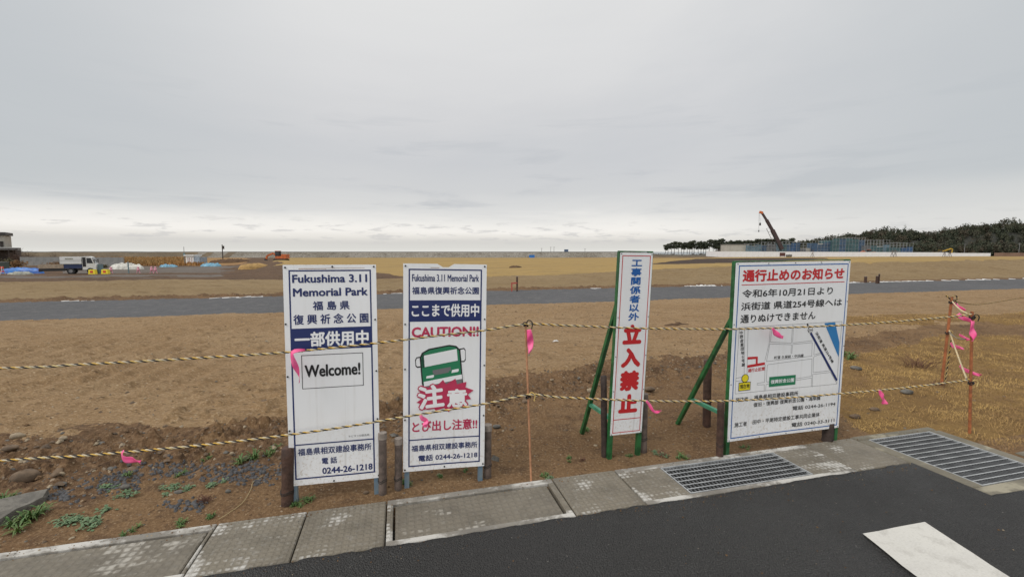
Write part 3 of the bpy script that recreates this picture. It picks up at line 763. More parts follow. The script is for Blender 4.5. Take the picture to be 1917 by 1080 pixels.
star = [(86, 928), (120, 905), (96, 870), (128, 842), (120, 815), (170, 830), (190, 806), (225, 815), (262, 781), (282, 812), (345, 776), (356, 815), (420, 800), (414, 838), (470, 860), (430, 888), (452, 920), (412, 925), (424, 968), (385, 950), (370, 982), (330, 965), (302, 1005), (270, 975), (215, 990), (190, 960), (140, 978), (132, 945)]
B.poly('starburst', 'crimson', star, 6)
for ch, u0, u1, v0, v1, a in (('注', 96, 268, 812, 972, -.08), ('意', 288, 426, 846, 972, -.02)):
    B.text('starburst', 'crimson', ch, u0-9, u1+9, v0-9, v1+9, .085, 7, a); B.text('lettering', 'wprint', ch, u0, u1, v0, v1, .035, 8, a)
B.text('lettering', 'crimson', 'とび出し注意!!', 59, 497, 1057, 1132, .028)
B.rect('border', 'navy', 43, 1180, 509, 1188, 1)
B.text('lettering', 'navy', '福島県相双建設事務所', 55, 500, 1220, 1264, .020); B.text('lettering', 'navy', '電話 0244-26-1218', 100, 501, 1292, 1336, .022)
B.rect('top_sliver', 'russet', 175, 24, 232, 27, 1)
B.bolts([(14, 16), (536, 14), (12, 400), (540, 372), (12, 700), (541, 690), (12, 1042), (541, 1040), (12, 1386), (275, 1384), (540, 1384)]); B.done()
B.leg(-.25, 'bframe'); B.leg(.25, 'bframe'); B.rails('bframe', (.03, .7, 1.35))
# --- narrow keep-out sign
Cs = Sign(275, (.903, 3.280, -.708), 16.76, -2.34, .89, 'keep_out_sign', 'narrow white sign with a red frame and large red characters on a green steel stand', .002, .5)
Cs.frame('border', 'red', 17, 20, 258, 1384, 6); Cs.rect('border', 'red', 23, 1274, 252, 1280, 1)
Cs.vtext('lettering', 'blue', '工事関係者以外', 141, 92, 42, 512, .036)
Cs.vtext('lettering', 'red', '立入禁止', 139, 168, 522, 1244, .060, gap=.12)
Cs.bolts([(8, 9), (266, 10), (8, 480), (267, 480), (8, 780), (267, 780), (8, 1050), (267, 1050), (8, 1392), (267, 1392)], 3); Cs.done()
def stand(S_, w, foot, top, strutz, half):
    for sx in (-1, 1):
        x = sx*(w/2000-.011)
        MB().box((x-.016, .0045, -.07), (x+.016, .038, S_.e+1.405)).build('leg', M['gframe'], S_.o)
        MB().beam((x-sx*.0, .022, top), (x, foot, -.02), .03, .03).build('brace', M['gframe'], S_.o)
        yb = .022+(foot-.022)*(top-strutz)/(top+.02)
        MB().beam((x, .038, strutz+.02), (x, yb, strutz), .028, .028).build('strut', M['gpale'], S_.o)
    for z in (S_.e+.04, S_.e+.72, S_.e+1.385): MB().box((-w/2000+.0055, .005, z-.014), (w/2000-.0055, .034, z+.014)).build('cross_rail', M['gframe'], S_.o)
    MB().box((-w/2000-.004, .0042, S_.e+1.4055), (w/2000+.004, .034, S_.e+1.412)).build('top_cap', M['gframe'], S_.o)
stand(Cs, 275, .50, 1.21, .30, None)
# --- wide road closure notice with a map
D = Sign(1100, (2.216, 3.453, -.779), 14.23, -1.03, -.45, 'road_closure_sign', 'wide white notice board with blue frame, red headline and street map, rightmost sign', .004, 3.0)
D.frame('border', 'blue', 26, 20, 1080, 1378, 8)
D.text('lettering', 'red', '通行止めのお知らせ', 62, 1043, 53, 147, .040); D.rect('border', 'red', 57, 166, 1051, 172, 1)
D.text('lettering', 'black', '令和6年10月21日より', 67, 937, 205, 268, .020)
D.text('lettering', 'black', '浜街道 県道254号線へは', 64, 1040, 303, 365, .020); D.text('lettering', 'black', '通りぬけできません', 64, 779, 399, 463, .020)
MAPLINES = [[(59, 496), (51, 1017), (1049, 1020), (1048, 797), (1056, 495), (59, 496)], [(107, 499), (127, 866)], [(139, 499), (154, 869)], [(348, 501), (347, 629), (316, 772)], [(363, 502), (357, 626), (561, 646), (558, 501)], [(332, 781), (353, 640), (562, 659), (563, 731)], [(569, 502), (573, 647), (767, 637)], [(571, 735), (574, 658), (766, 653), (769, 765)], [(332, 781), (774, 765)], [(342, 946), (342, 816), (348, 807), (774, 788), (781, 933), (625, 943)], [(322, 805), (325, 947), (256, 951), (256, 964), (324, 967), (327, 1017)], [(342, 946), (369, 948)], [(341, 1016), (342, 967), (366, 964)], [(626, 957), (783, 948), (787, 1022)], [(798, 1026), (792, 919), (974, 915), (1049, 1017)], [(862, 745), (790, 756), (792, 655)], [(964, 900), (795, 904), (788, 786), (795, 770), (826, 761), (867, 755), (964, 900)], [(55, 892), (109, 889)], [(52, 917), (117, 917)]]
for l in MAPLINES:
    for a, b in zip(l[:-1], l[1:]): D.line('map_drawing', 'grey', a, b, 2.6, 1)
D.poly('map_drawing', 'sea', [(874, 500), (984, 498), (1044, 669), (1046, 791)], 2)
D.line('map_drawing', 'navy', (743, 574), (1046, 990), 20, 2); D.line('map_drawing', 'black', (702, 497), (712, 512), 14, 2); D.line('map_drawing', 'black', (716, 520), (725, 534), 14, 2)
cir = lambda cu, cv, r, n=20: [(cu+r*math.cos(2*math.pi*i/n), cv+r*math.sin(2*math.pi*i/n)) for i in range(n)]
D.poly('map_drawing', 'black', cir(737, 548, 27, 6), 3); D.poly('map_drawing', 'wprint', cir(737, 548, 22, 6), 4); D.text('lettering', 'black', '254', 721, 753, 540, 558, .02, 5)
D.poly('map_drawing', 'red', [(150, 732), (245, 734), (247, 752), (151, 752)], 2); D.poly('map_drawing', 'red', [(229, 752), (247, 752), (248, 790), (231, 792)], 2); D.poly('map_drawing', 'red', [(153, 797), (317, 785), (318, 806), (154, 818)], 2)
D.text('lettering', 'red', '通行止区間', 160, 318, 824, 854, .022, 2, -.03)
D.poly('map_drawing', 'black', cir(137, 900, 34), 3); D.poly('map_drawing', 'yellow', cir(137, 900, 29), 4)
D.rect('map_drawing', 'black', 80, 931, 192, 999, 2); D.rect('map_drawing', 'yellow', 85, 936, 187, 994, 3); D.text('lettering', 'black', '現在地', 92, 182, 945, 982, .024, 4)
D.poly('map_drawing', 'green', [(368, 909), (624, 910), (625, 990), (369, 991)], 2); D.text('lettering', 'wprint', '復興祈念公園', 384, 609, 933, 967, .022, 3)
D.vtext('lettering', 'black', '中野産業団地６号線', 78, 30, 521, 806, .016, 2, du=36)
D.text('lettering', 'black', '町道 久保前・中浜線', 404, 688, 742, 768, .014)
D.text('lettering', 'black', '浜街道 県道254号線', 730, 1058, 690, 716, .016, 2, math.atan2(264, 195))
D.text('lettering', 'black', '発注者', 58, 176, 1050, 1086, .014); D.text('lettering', 'black', '福島県相双建設事務所', 232, 660, 1046, 1084, .014)
D.text('lettering', 'black', '復旧・復興部 復興祈念公園・海岸課', 231, 886, 1105, 1142, .014); D.text('lettering', 'black', '電話 0244-26-1194', 613, 1047, 1170, 1206, .014)
D.text('lettering', 'black', '施工者', 59, 176, 1250, 1288, .014); D.text('lettering', 'black', '田中・平尾特定建設工事共同企業体', 232, 888, 1246, 1284, .014); D.text('lettering', 'black', '電話 0240-33-3111', 612, 1048, 1310, 1347, .014)
D.bolts([(14, 10), (290, 9), (545, 8), (800, 8), (1086, 9), (8, 470), (1092, 330), (8, 940), (1092, 700), (14, 1390), (300, 1391), (560, 1391), (820, 1391), (1086, 1390)], 3.2); D.done()
stand(D, 1100, .66, 1.10, .30, None)
bpy.data.objects.remove(_fo); bpy.data.curves.remove(_fc)

# ------------------------------------------------------------------ wooden posts beside the signs
def post(bx, by, tx, ty, wpx, m, label, capm=None, wire=True, square=False):
    g0 = hit(bx, by); d = g0.y
    tp = at(tx, ty, d+.005); r = wpx/FPX*math.hypot(g0.x, g0.y)/2*.97
    o = empty('wooden_post', label, 'post', loc=g0, group='short posts driven in beside the signs')
    up = tp-g0; mb = MB(); n = 14 if not square else 4
    segs = 7; ring = []
    for k in range(segs+1):
        t = k/segs; c = up*t+Vector((0, 0, -.06*(1-t)))
        for i in range(n):
            a = 2*math.pi*(i+.5)/n; rr = r*(1+random.uniform(-.035, .035))*(1.0 if k else 1.04)
            ring.append((c.x+rr*math.cos(a), c.y+rr*math.sin(a), c.z+(random.uniform(-.004, .004) if k == segs else 0)))
    fs = [(k*n+i, k*n+(i+1) % n, (k+1)*n+(i+1) % n, (k+1)*n+i) for k in range(segs) for i in range(n)]+[tuple(range(segs*n, segs*n+n))]
    mb.add(ring, fs); mb.build('shaft', M[m], o, smooth=not square)
    if capm:
        MB().tube(up-Vector((0, 0, .035)), up+Vector((0, 0, .006)), r*1.10, r*1.06, n=14).build('post_cap', M[capm], o)
    if wire:
        for t in ((.22, .25) if up.length > .3 else (.5,)):
            c = up*t; k = 16; pts = [c+Vector((r*1.06*math.cos(2*math.pi*i/k), r*1.06*math.sin(2*math.pi*i/k), .006*math.sin(i))) for i in range(k+1)]
            MB().path(pts, .0022, 5).build('wire_tie', M['wire'], o)
post(538, 944, 539, 838, 21, 'wood_r', 'dark reddish brown post at the left edge of the sign with the Welcome placard')
post(716, 925, 716, 811, 15, 'wood_g', 'grey brown capped post at the right edge of the sign with the Welcome placard', 'wcap')
post(745, 917, 746, 821, 14, 'wood_g', 'grey brown post with a cap at the left edge of the CAUTION sign', 'wcap')
post(912, 893, 913, 796, 16, 'wood_g', 'grey brown post with a pale top at the right edge of the CAUTION sign', 'wcap')
post(1132, 855, 1130, 704, 12, 'wood_d', 'tall dark post at the left leg of the narrow red framed sign', None, False)
post(1204, 845, 1206, 738, 14, 'wood_g', 'greyish post at the right leg of the narrow red framed sign', 'wood_g')
post(1323, 799, 1325, 674, 14, 'wood_r', 'brown post tied to the diagonal brace behind the wide notice board', None, False)
post(1347, 856, 1350, 752, 12, 'wood_r', 'brown post at the left leg of the wide notice board', None)
post(1549, 826, 1551, 790, 16, 'wood_d', 'dark short post at the right leg of the wide notice board', None, False)

# ------------------------------------------------------------------ steel pins, tiger ropes, pink tapes
def spline(P, step):
    P = [Vector(p) for p in P]; out = []
    for i in range(len(P)-1):
        p0 = P[max(i-1, 0)]; p1 = P[i]; p2 = P[i+1]; p3 = P[min(i+2, len(P)-1)]
        n = max(2, int((p2-p1).length/step))
        for k in range(n):
            t = k/n
            out.append(.5*((2*p1)+(p2-p0)*t+(2*p0-5*p1+4*p2-p3)*t*t+(3*p1-p0-3*p2+p3)*t**3))
    out.append(P[-1]); return out
def rope(pts, label, rad=.0070, pitch=.062, cols=('ropeY', 'ropeK', 'ropeC'), step=.007, name='rope'):
    C = np.array(spline(pts, step)); n = len(C)
    T = np.gradient(C, axis=0); T /= np.linalg.norm(T, axis=1)[:, None]
    Nn = np.cross(T, [0, 0, 1.0]); ln = np.linalg.norm(Nn, axis=1)[:, None]; Nn = np.where(ln > .05, Nn/np.maximum(ln, 1e-6), np.array([[1.0, 0, 0]])); Bn = np.cross(T, Nn)
    sacc = np.concatenate([[0], np.cumsum(np.linalg.norm(np.diff(C, axis=0), axis=1))])
    V = []; F = []; mi = []; k = 6
    for j in range(3):
        ph = 2*np.pi*(sacc/pitch)+2*np.pi*j/3
        c = C+(Nn*np.cos(ph)[:, None]+Bn*np.sin(ph)[:, None])*rad*.52
        base = len(V)*n*k if False else j*n*k
        ring = [c+(Nn*math.cos(2*math.pi*i/k)+Bn*math.sin(2*math.pi*i/k))*rad*.56 for i in range(k)]
        V.append(np.stack(ring, 1).reshape(-1, 3))
        I = base+np.arange(n*k).reshape(n, k); I2 = np.roll(I, -1, axis=1)
        F.append(np.stack([I[:-1], I2[:-1], I2[1:], I[1:]], -1).reshape(-1, 4)); mi += [j]*((n-1)*k)
    o = mesh_from(name, np.concatenate(V), np.concatenate(F), [M[c] for c in cols], mi, smooth=True)
    return tag(o, label, 'rope')
PL = [(0, 689), (135, 683), (270, 676), (405, 668), (540, 659), (706, 642), (830, 627), (910, 618), (985, 608)]
PR = [(985, 607), (1050, 609), (1150, 613), (1220, 615), (1300, 616), (1372, 616), (1480, 613), (1592, 608), (1700, 600), (1800, 591), (1818, 588)]
ext = lambda a, b, k: a+(a-b)*k
def ropeline(pxs, left=None):
    P = [onrope(*p) for p in pxs]
    if left is not None: P = [P[0]+Vector((-1.75, -.372, left))]+P
    return P
upper = ropeline(PL, .05)[:-1]+ropeline(PR)
QL = [(0, 862), (135, 854), (270, 843), (405, 830), (545, 813), (650, 798), (757, 780), (905, 756), (990, 740)]
QR = [(990, 739), (1040, 743), (1100, 746), (1200, 750), (1300, 751), (1366, 750), (1470, 745), (1570, 737), (1700, 725), (1815, 711)]
lower = ropeline(QL, .01)[:-1]+ropeline(QR)
rope(upper, 'upper yellow and black striped rope strung in front of the four signs')
rope(lower, 'lower yellow and black striped rope strung in front of the four signs')
def knot(mb_, c, r, seed):
    g = random.Random(seed)
    pts = [Vector(c)+Vector((r*math.cos(t)*g.uniform(.8, 1.2), r*math.sin(t)*g.uniform(.8, 1.2), .012*math.sin(t*1.7)+g.uniform(-.006, .006))) for t in [i*.55 for i in range(26)]]
    return pts
def pin(base, top, r, m, label, knots):
    o = empty('steel_pin', label, 'stake', loc=base, group='thin orange pins that carry the rope')
    b = Vector((0, 0, -.06)); t = Vector(top)-Vector(base)
    MB().tube(b, t, r, n=8).build('rod', M[m], o)
    for i, kz in enumerate(knots):
        c = t*kz; pts = knot(None, c, r+.007, i+3)
        MB().path(pts, .0045, 5).build('rope_knot', M['ropeK'], o)
        e = [c, c+Vector((.02, -.01, .03)), c+Vector((.045, -.015, .012)), c+Vector((.04, -.012, -.03))]
        MB().path(spline(e, .008), .004, 5).build('rope_end', M['ropeY'] if i % 2 else M['ropeK'], o)
g1 = hit(995, 902)
pin(g1, onrope(985, 603)+Vector((-.004, .012, 0)), .0068, 'rodp', 'thin pale orange pin between the CAUTION sign and the narrow sign', (.985, .545))
g2 = hit(1816, 811); t2 = at(1820, 583, g2.y)
pin(g2, t2, .0105, 'rod', 'upright rusty orange pin on the lawn in front, nearest the larger grate', (.95, .42))
g3 = hit(1762, 722); t3 = at(1782, 556, g3.y)
pin(g3, t3, .0135, 'rod', 'leaning rusty orange pin on the lawn, farther back than the upright one', (.94, .60))
def between(a, b, sag, n=7):
    return [a.lerp(b, i/n)+Vector((0, 0, -4*sag*(i/n)*(1-i/n))) for i in range(n+1)]
p3 = lambda px, py: at(px, py, g3.y)
p2 = lambda px, py: at(px, py, g2.y)
rope(between(p3(1780, 564)+Vector((0, -.02, 0)), p2(1817, 588)+Vector((0, .02, 0)), .02), 'faded cream rope linking the tops of the two pins on the lawn', cols=('ropeC', 'ropeC', 'ropeY'))
rope(between(p3(1774, 618)+Vector((0, -.02, 0)), p2(1814, 710)+Vector((0, .02, 0)), .01), 'faded cream rope running from the middle of the leaning pin down to the upright pin', cols=('ropeC', 'ropeC', 'ropeY'))
rope(between(p3(1776, 620)+Vector((.02, .02, 0)), p2(1814, 636)+Vector((0, .03, 0)), .03), 'short dark rope sagging between the two pins on the lawn', cols=('ropeK', 'ropeC', 'ropeK'), rad=.005)
rope([p3(1776, 622)+Vector((.02, -.02, 0)), p3(1776, 650)+Vector((.0, -.02, 0)), p3(1770, 690)+Vector((0, -.02, 0)), p3(1763, 718)+Vector((.01, -.03, .02))], 'dark rope end hanging down along the leaning pin', cols=('ropeK', 'ropeY', 'ropeK'), rad=.0055)
rope([p3(1785, 564), at(1830, 570, 7.5), at(1880, 563, 9.0), at(1960, 549, 11.5)], 'thin dark rope running off to the right edge of the photo from the leaning pin', cols=('ropeK', 'ropeY', 'ropeK'), rad=.006)
rope([p3(1771, 553), p3(1779, 560), p3(1786, 564), p3(1792, 560), p3(1790, 554), p3(1783, 555)], 'dark looped rope end sticking up at the top of the leaning pin', cols=('ropeK', 'ropeK', 'ropeY'), rad=.007)

def tape(path, label, plane=None, wv=.012, seed=0):
    """fluttering strip: (px, py, half width px) stations on an upright plane"""
    pl = plane or (lambda a, b: onrope(a, b, .016))
    C = [pl(p[0], p[1]) for p in path]; W_ = [.68*p[2]/FPX*c.y for p, c in zip(path, C)]
    n = 5*(len(C)-1); Cs_ = []; Ws = []
    ctrl = [Vector((c.x, c.z, w)) for c, w in zip(C, W_)]
    P4 = spline([Vector((c.x, c.y, c.z)) for c in C], max(.006, sum((C[i+1]-C[i]).length for i in range(len(C)-1))/22))
    tot = np.concatenate([[0], np.cumsum([(P4[i+1]-P4[i]).length for i in range(len(P4)-1)])]); tot /= tot[-1]
    ws = np.interp(tot, np.linspace(0, 1, len(W_)), W_)
    vs = []; K = 5
    for i, p in enumerate(P4):
        a = P4[min(i+1, len(P4)-1)]-P4[max(i-1, 0)]; nrm = Vector((-a.z, 0, a.x));
        if nrm.length < 1e-6: nrm = Vector((1, 0, 0))
        nrm.normalize()
        for j in range(K):
            u = (j/(K-1)-.5)*2
            vs.append(p+nrm*u*ws[i]+Vector((0, wv*math.sin(9*tot[i]+seed+u*1.3)*(.3+tot[i]), 0)))
    n = len(P4); fs = [(i*K+j, (i+1)*K+j, (i+1)*K+j+1, i*K+j+1) for i in range(n-1) for j in range(K-1)]
    o = mesh_from('pink_tape', vs, fs, M['pink'], smooth=True)
    md = o.modifiers.new('thick', 'SOLIDIFY'); md.thickness = .0008
    return tag(o, label, 'marker tape', 'pink tapes tied to the ropes')
tape([(571, 655, 3), (558, 656, 5), (547, 660, 6), (550, 676, 6), (558, 700, 4), (561, 716, 2)], 'pink tape knotted on the upper rope over the Welcome sign, its long tail hanging', seed=1)
tape([(231, 843, 2.5), (228, 850, 5), (236, 859, 8), (250, 862, 7.5), (266, 864, 6)], 'pink tape on the lower rope at far left, over bare soil', seed=2)
tape([(990, 617, 6), (992, 628, 8), (993, 642, 9), (992, 655, 7), (990, 662, 2)], 'pink tape bow hanging from the top of the pale orange pin', seed=3)
tape([(787, 777, 4), (792, 784, 6), (799, 788, 6), (794, 795, 5), (800, 797, 2)], 'pink tape crumpled on the lower rope over the CAUTION sign', seed=4)
tape([(1446, 614, 3), (1451, 622, 7), (1458, 628, 6), (1468, 632, 3)], 'pink tape on the upper rope over the wide notice board', seed=5)
tape([(1210, 750, 3), (1216, 758, 4), (1222, 768, 4), (1230, 771, 2.5), (1239, 769, 2)], 'pink tape curling off the lower rope beside the narrow sign', seed=6)
tape([(1646, 731, 3.5), (1650, 738, 5), (1654, 748, 6), (1657, 756, 5)], 'pink tape hanging from the lower rope right of the wide notice board', seed=7)
tape([(1783, 566, 3), (1790, 571, 5), (1800, 577, 4), (1806, 581, 2)], 'small pink tape at the tip of the leaning pin', p3, seed=8)
tape([(1793, 588, 5), (1800, 594, 7), (1810, 598, 5), (1817, 601, 4)], 'pink tape on the cream rope just left of the top of the upright pin', p2, seed=9)
tape([(1821, 601, 4), (1820, 615, 7.5), (1822, 630, 7), (1820, 639, 3)], 'large upright pink tape hanging at the top of the upright pin', lambda a, b: at(a, b, g2.y-.03), seed=10)
tape([(1780, 641, 3), (1783, 647, 5), (1793, 650, 4), (1806, 653, 2)], 'pink tape flapping below the middle knot of the leaning pin', lambda a, b: at(a, b, 4.8), seed=11)
tape([(1797, 684, 4), (1804, 691, 5), (1820, 698, 4.5), (1838, 703, 3)], 'pink tape blown sideways behind the lower part of the upright pin', lambda a, b: at(a, b, 4.1), seed=12)
tape([(1796, 626, 2), (1802, 630, 3), (1810, 634, 4), (1814, 637, 3)], 'pale faded tape on the short dark rope between the two pins', lambda a, b: at(a, b, 4.3), seed=13)

# ------------------------------------------------------------------ stones, weeds, dead grass
def stone(px, py, w, h, m, label, seed, dz=0.0, rz=0.0):
    p = hit(px, py, True); d = math.hypot(p.x, p.y)
    rx = .85*w/FPX*d/2; rzv = .8*h/FPX*d/2
    mb = MB(); mb.blob((0, 0, 0), (rx, rx*.7, rzv), seed, 9, 6, .24)
    o = mb.build('stone', M[m], smooth=True); o.location = (p.x, p.y, gz(p.x, p.y)+rzv*.35+dz); o.rotation_euler = (0, 0, rz)
    md = o.modifiers.new('round', 'SUBSURF'); md.levels = 1; md.render_levels = 1
    return tag(o, label, 'stone', 'loose stones on the soil')
stone(46, 896, 42, 22, 'stone1', 'large rounded brown stone on the dark bank at far left', 11)
def slab_stone():
    out = [hit(*q) for q in [(-60, 985), (-20, 958), (14, 946), (52, 934), (94, 930), (84, 942), (58, 953), (34, 968), (8, 984), (-30, 1004)]]
    c = sum(out, Vector())/len(out); c.z = gz(c.x, c.y); top = []; low = []; mid = []
    for i, q in enumerate(out):
        d = q-c; top.append((d.x*.95, d.y*.95, .055+.012*math.sin(i*1.9)-.03*(d.x+.1))); mid.append((d.x, d.y, .035+.01*math.sin(i*2.7)-.03*(d.x+.1))); low.append((d.x*1.02, d.y*1.02, -.08))
    n = len(out); vs = low+mid+top; fs = [(k*n+i, k*n+(i+1) % n, (k+1)*n+(i+1) % n, (k+1)*n+i) for k in (0, 1) for i in range(n)]+[tuple(range(2*n, 3*n))]
    o = mesh_from('stone', vs, fs, mat('greyish_slab_stone', (.17, .155, .13), .85, var=.4, vscale=14, bump=1.0, bscale=30)); o.location = c
    tag(o, 'long flat grey slab of stone at the left edge of the photo', 'stone', 'loose stones on the soil')
slab_stone()
stone(116, 889, 10, 8, 'stone3', 'small yellowish stone between the rounded brown stone and the pink tape', 13)
stone(117, 907, 14, 8, 'stone2', 'grey stone just below the small yellowish stone at left', 14)
stone(234, 914, 18, 10, 'stone2', 'grey stone below the pink tape at left, among weeds', 15)
stone(334, 922, 18, 7, 'stone2', 'dark grey flat stone halfway between the pink tape and the Welcome sign', 16)
stone(435, 851, 11, 8, 'stone3', 'pale broken stone just left of the Welcome sign, under the lower rope', 17)
stone(427, 921, 12, 8, 'stone2', 'grey pebble near the kerb left of the Welcome sign', 18)
stone(1104, 734, 20, 14, 'stone3', 'pale rounded stone at the left of the green brace of the narrow sign', 19)
stone(1216, 733, 28, 12, 'stone1', 'dark brown stone behind the right post of the narrow sign', 20, .02)
stone(957, 805, 13, 8, 'stone1', 'brown stone right of the CAUTION sign on the soil bank', 21)
stone(929, 799, 22, 9, 'stone2', 'flat grey stone next to the right post of the CAUTION sign', 22)
stone(1601, 782, 20, 11, 'stone1', 'brown stone at the edge of the lawn beside the wide notice board', 23)
stone(1637, 768, 18, 8, 'stone1', 'low brown stone on the lawn right of the wide notice board', 24)
stone(1698, 735, 24, 9, 'stone2', 'grey stone on the lawn under the lower rope, near the leaning pin', 25)
stone(1602, 691, 22, 9, 'stone2', 'grey stone beside the upper right part of the wide notice board', 26)
stone(685, 923, 14, 9, 'stone1', 'dark brick-like lump under the right corner of the Welcome sign', 27)
stone(32, 818, 22, 10, 'stone3', 'pale flat stone above the lower rope at far left', 28)
stone(118, 822, 14, 7, 'stone3', 'small pale stone above the lower rope, right of the flat one', 29)
stone(20, 840, 24, 9, 'stone1', 'brown stone touching the lower rope at the left edge', 30)
def pebbles():
    V = []; F = []; mi = []; k = 0
    g = np.random.default_rng(5)
    bs0 = [(-.943, -.333, -.333), (.943, -.333, -.333), (0, 1, -.2), (0, -.2, .8), (0, -1, -.3), (-.6, .5, .3), (.6, .4, .35)]
    fc = [(3, 5, 0), (3, 0, 4), (3, 4, 1), (3, 1, 6), (3, 6, 2), (3, 2, 5), (5, 2, 0), (6, 1, 2)]
    for _ in range(9000):
        s = g.uniform(-1.5, 12); t = g.random()
        bsv = np.interp(s, [-4, 1, 4, 9, 14], [1.35, 1.3, 2.0, 2.9, 3.6])
        if t < .30: b = g.normal(bsv-.05, .25); sz = g.lognormal(-4.5, .55)
        elif t < .6: b = g.uniform(.06, bsv); sz = g.lognormal(-5.0, .5)
        elif t < .70 and s < 3: b = g.normal(.9, .2); sz = g.lognormal(-4.3, .5)
        else: b = g.uniform(bsv, 9.3); sz = g.lognormal(-4.7, .5)
        if b < .05 or (s > 6.8 and g.random() < .8): continue
        sz = min(sz, .045)
        x, y = xy(s, b); z = gz0(x, y); a = g.uniform(0, 6.28); ca, sa = math.cos(a), math.sin(a); fl = g.uniform(.35, .8); q = g.uniform(.6, 1)
        for v in bs0:
            jx = v[0]*g.uniform(.8, 1.2)*sz; jy = v[1]*g.uniform(.8, 1.2)*sz*q
            V.append((x+jx*ca-jy*sa, y+jx*sa+jy*ca, z+(v[2]*fl+.15)*sz))
        F += [(k+a_, k+b_, k+c_) for a_, b_, c_ in fc]; k += 7
        mm = int(g.choice([0, 1, 2, 3], p=[.50, .14, .14, .22])); mi += [mm]*len(fc)
    o = mesh_from('pebbles', np.array(V), np.array(F), [M['stone1'], M['stone2'], M['stone3'], M['bank']], mi)
    tag(o, 'loose pebbles and clods scattered over the brown soil', 'pebbles', kind='stuff')
def grit():
    g = np.random.default_rng(15); V = []; F = []; mi = []; k = 0
    bs0 = [(-1, -.4, 0), (.9, -.5, 0), (.1, 1, 0), (0, 0, .8)]
    for _ in range(2600):
        s = g.uniform(-1, 6.6); u = g.random()
        if u < .40: t = abs(g.normal(0, .045))+.004
        elif u < .75: t = .46+abs(g.normal(0, .06))
        else: t = g.uniform(.47, 2.0)
        if s > 5.75 and t > .1: continue
        if .05 < t < .42 and (3.9 < s < 4.93): continue
        sz = min(.008, g.lognormal(-6.0, .5)); x, y = xy(s, -t); z = .0125 if t < .46 else .0145; a = g.uniform(0, 6.28)
        for v in bs0: V.append((x+sz*(v[0]*math.cos(a)-v[1]*math.sin(a)), y+sz*(v[0]*math.sin(a)+v[1]*math.cos(a)), z+v[2]*sz))
        F += [(k, k+1, k+3), (k+1, k+2, k+3), (k+2, k, k+3)]; k += 4; mi += [int(g.choice([0, 1, 2], p=[.6, .25, .15]))]*3
    o = mesh_from('grit', np.array(V), np.array(F), [M['verge'], M['stone2'], M['stone3']], mi); tag(o, 'soil crumbs and grit spilled on the gutter and along the road edge', 'grit', kind='stuff')
def gz0(x, y): return gz(x, y)
pebbles()
grit()
def slate_patch():
    g = np.random.default_rng(9); V = []; F = []; k = 0
    for (px, py, sx, sy, n) in [(320, 873, 34, 8, 130), (212, 903, 28, 10, 130), (455, 885, 36, 9, 170), (350, 937, 22, 5, 60), (240, 885, 18, 5, 50), (110, 925, 22, 7, 60), (480, 872, 28, 6, 60)]:
        for _ in range(n):
            p = hit2(g.normal(px, sx), g.normal(py, sy)); r = g.uniform(.006, .02); a = g.uniform(0, 6.28)
            z = gz(p[0], p[1])
            q = [(r*math.cos(a+i*1.57+g.uniform(-.3, .3)), r*.8*math.sin(a+i*1.57)) for i in range(4)]
            tl = g.uniform(-.3, .3); V += [(p[0]+u, p[1]+v, z-.004) for u, v in q]+[(p[0]+u*.8, p[1]+v*.8, z+.006+tl*u+.3*abs(v)) for u, v in q]
            F += [(k+4, k+5, k+6, k+7)]+[(k+i, k+(i+1) % 4, k+4+(i+1) % 4, k+4+i) for i in range(4)]; k += 8
    o = mesh_from('crushed_stone', np.array(V), np.array(F), [M['slate']]); tag(o, 'dark grey crushed stone spilled in patches on the soil at left', 'crushed stone', kind='stuff')
def hit2(px, py):
    d = ray(px, py); t = (0.03-EYE)/d[2]; return d*t
slate_patch()

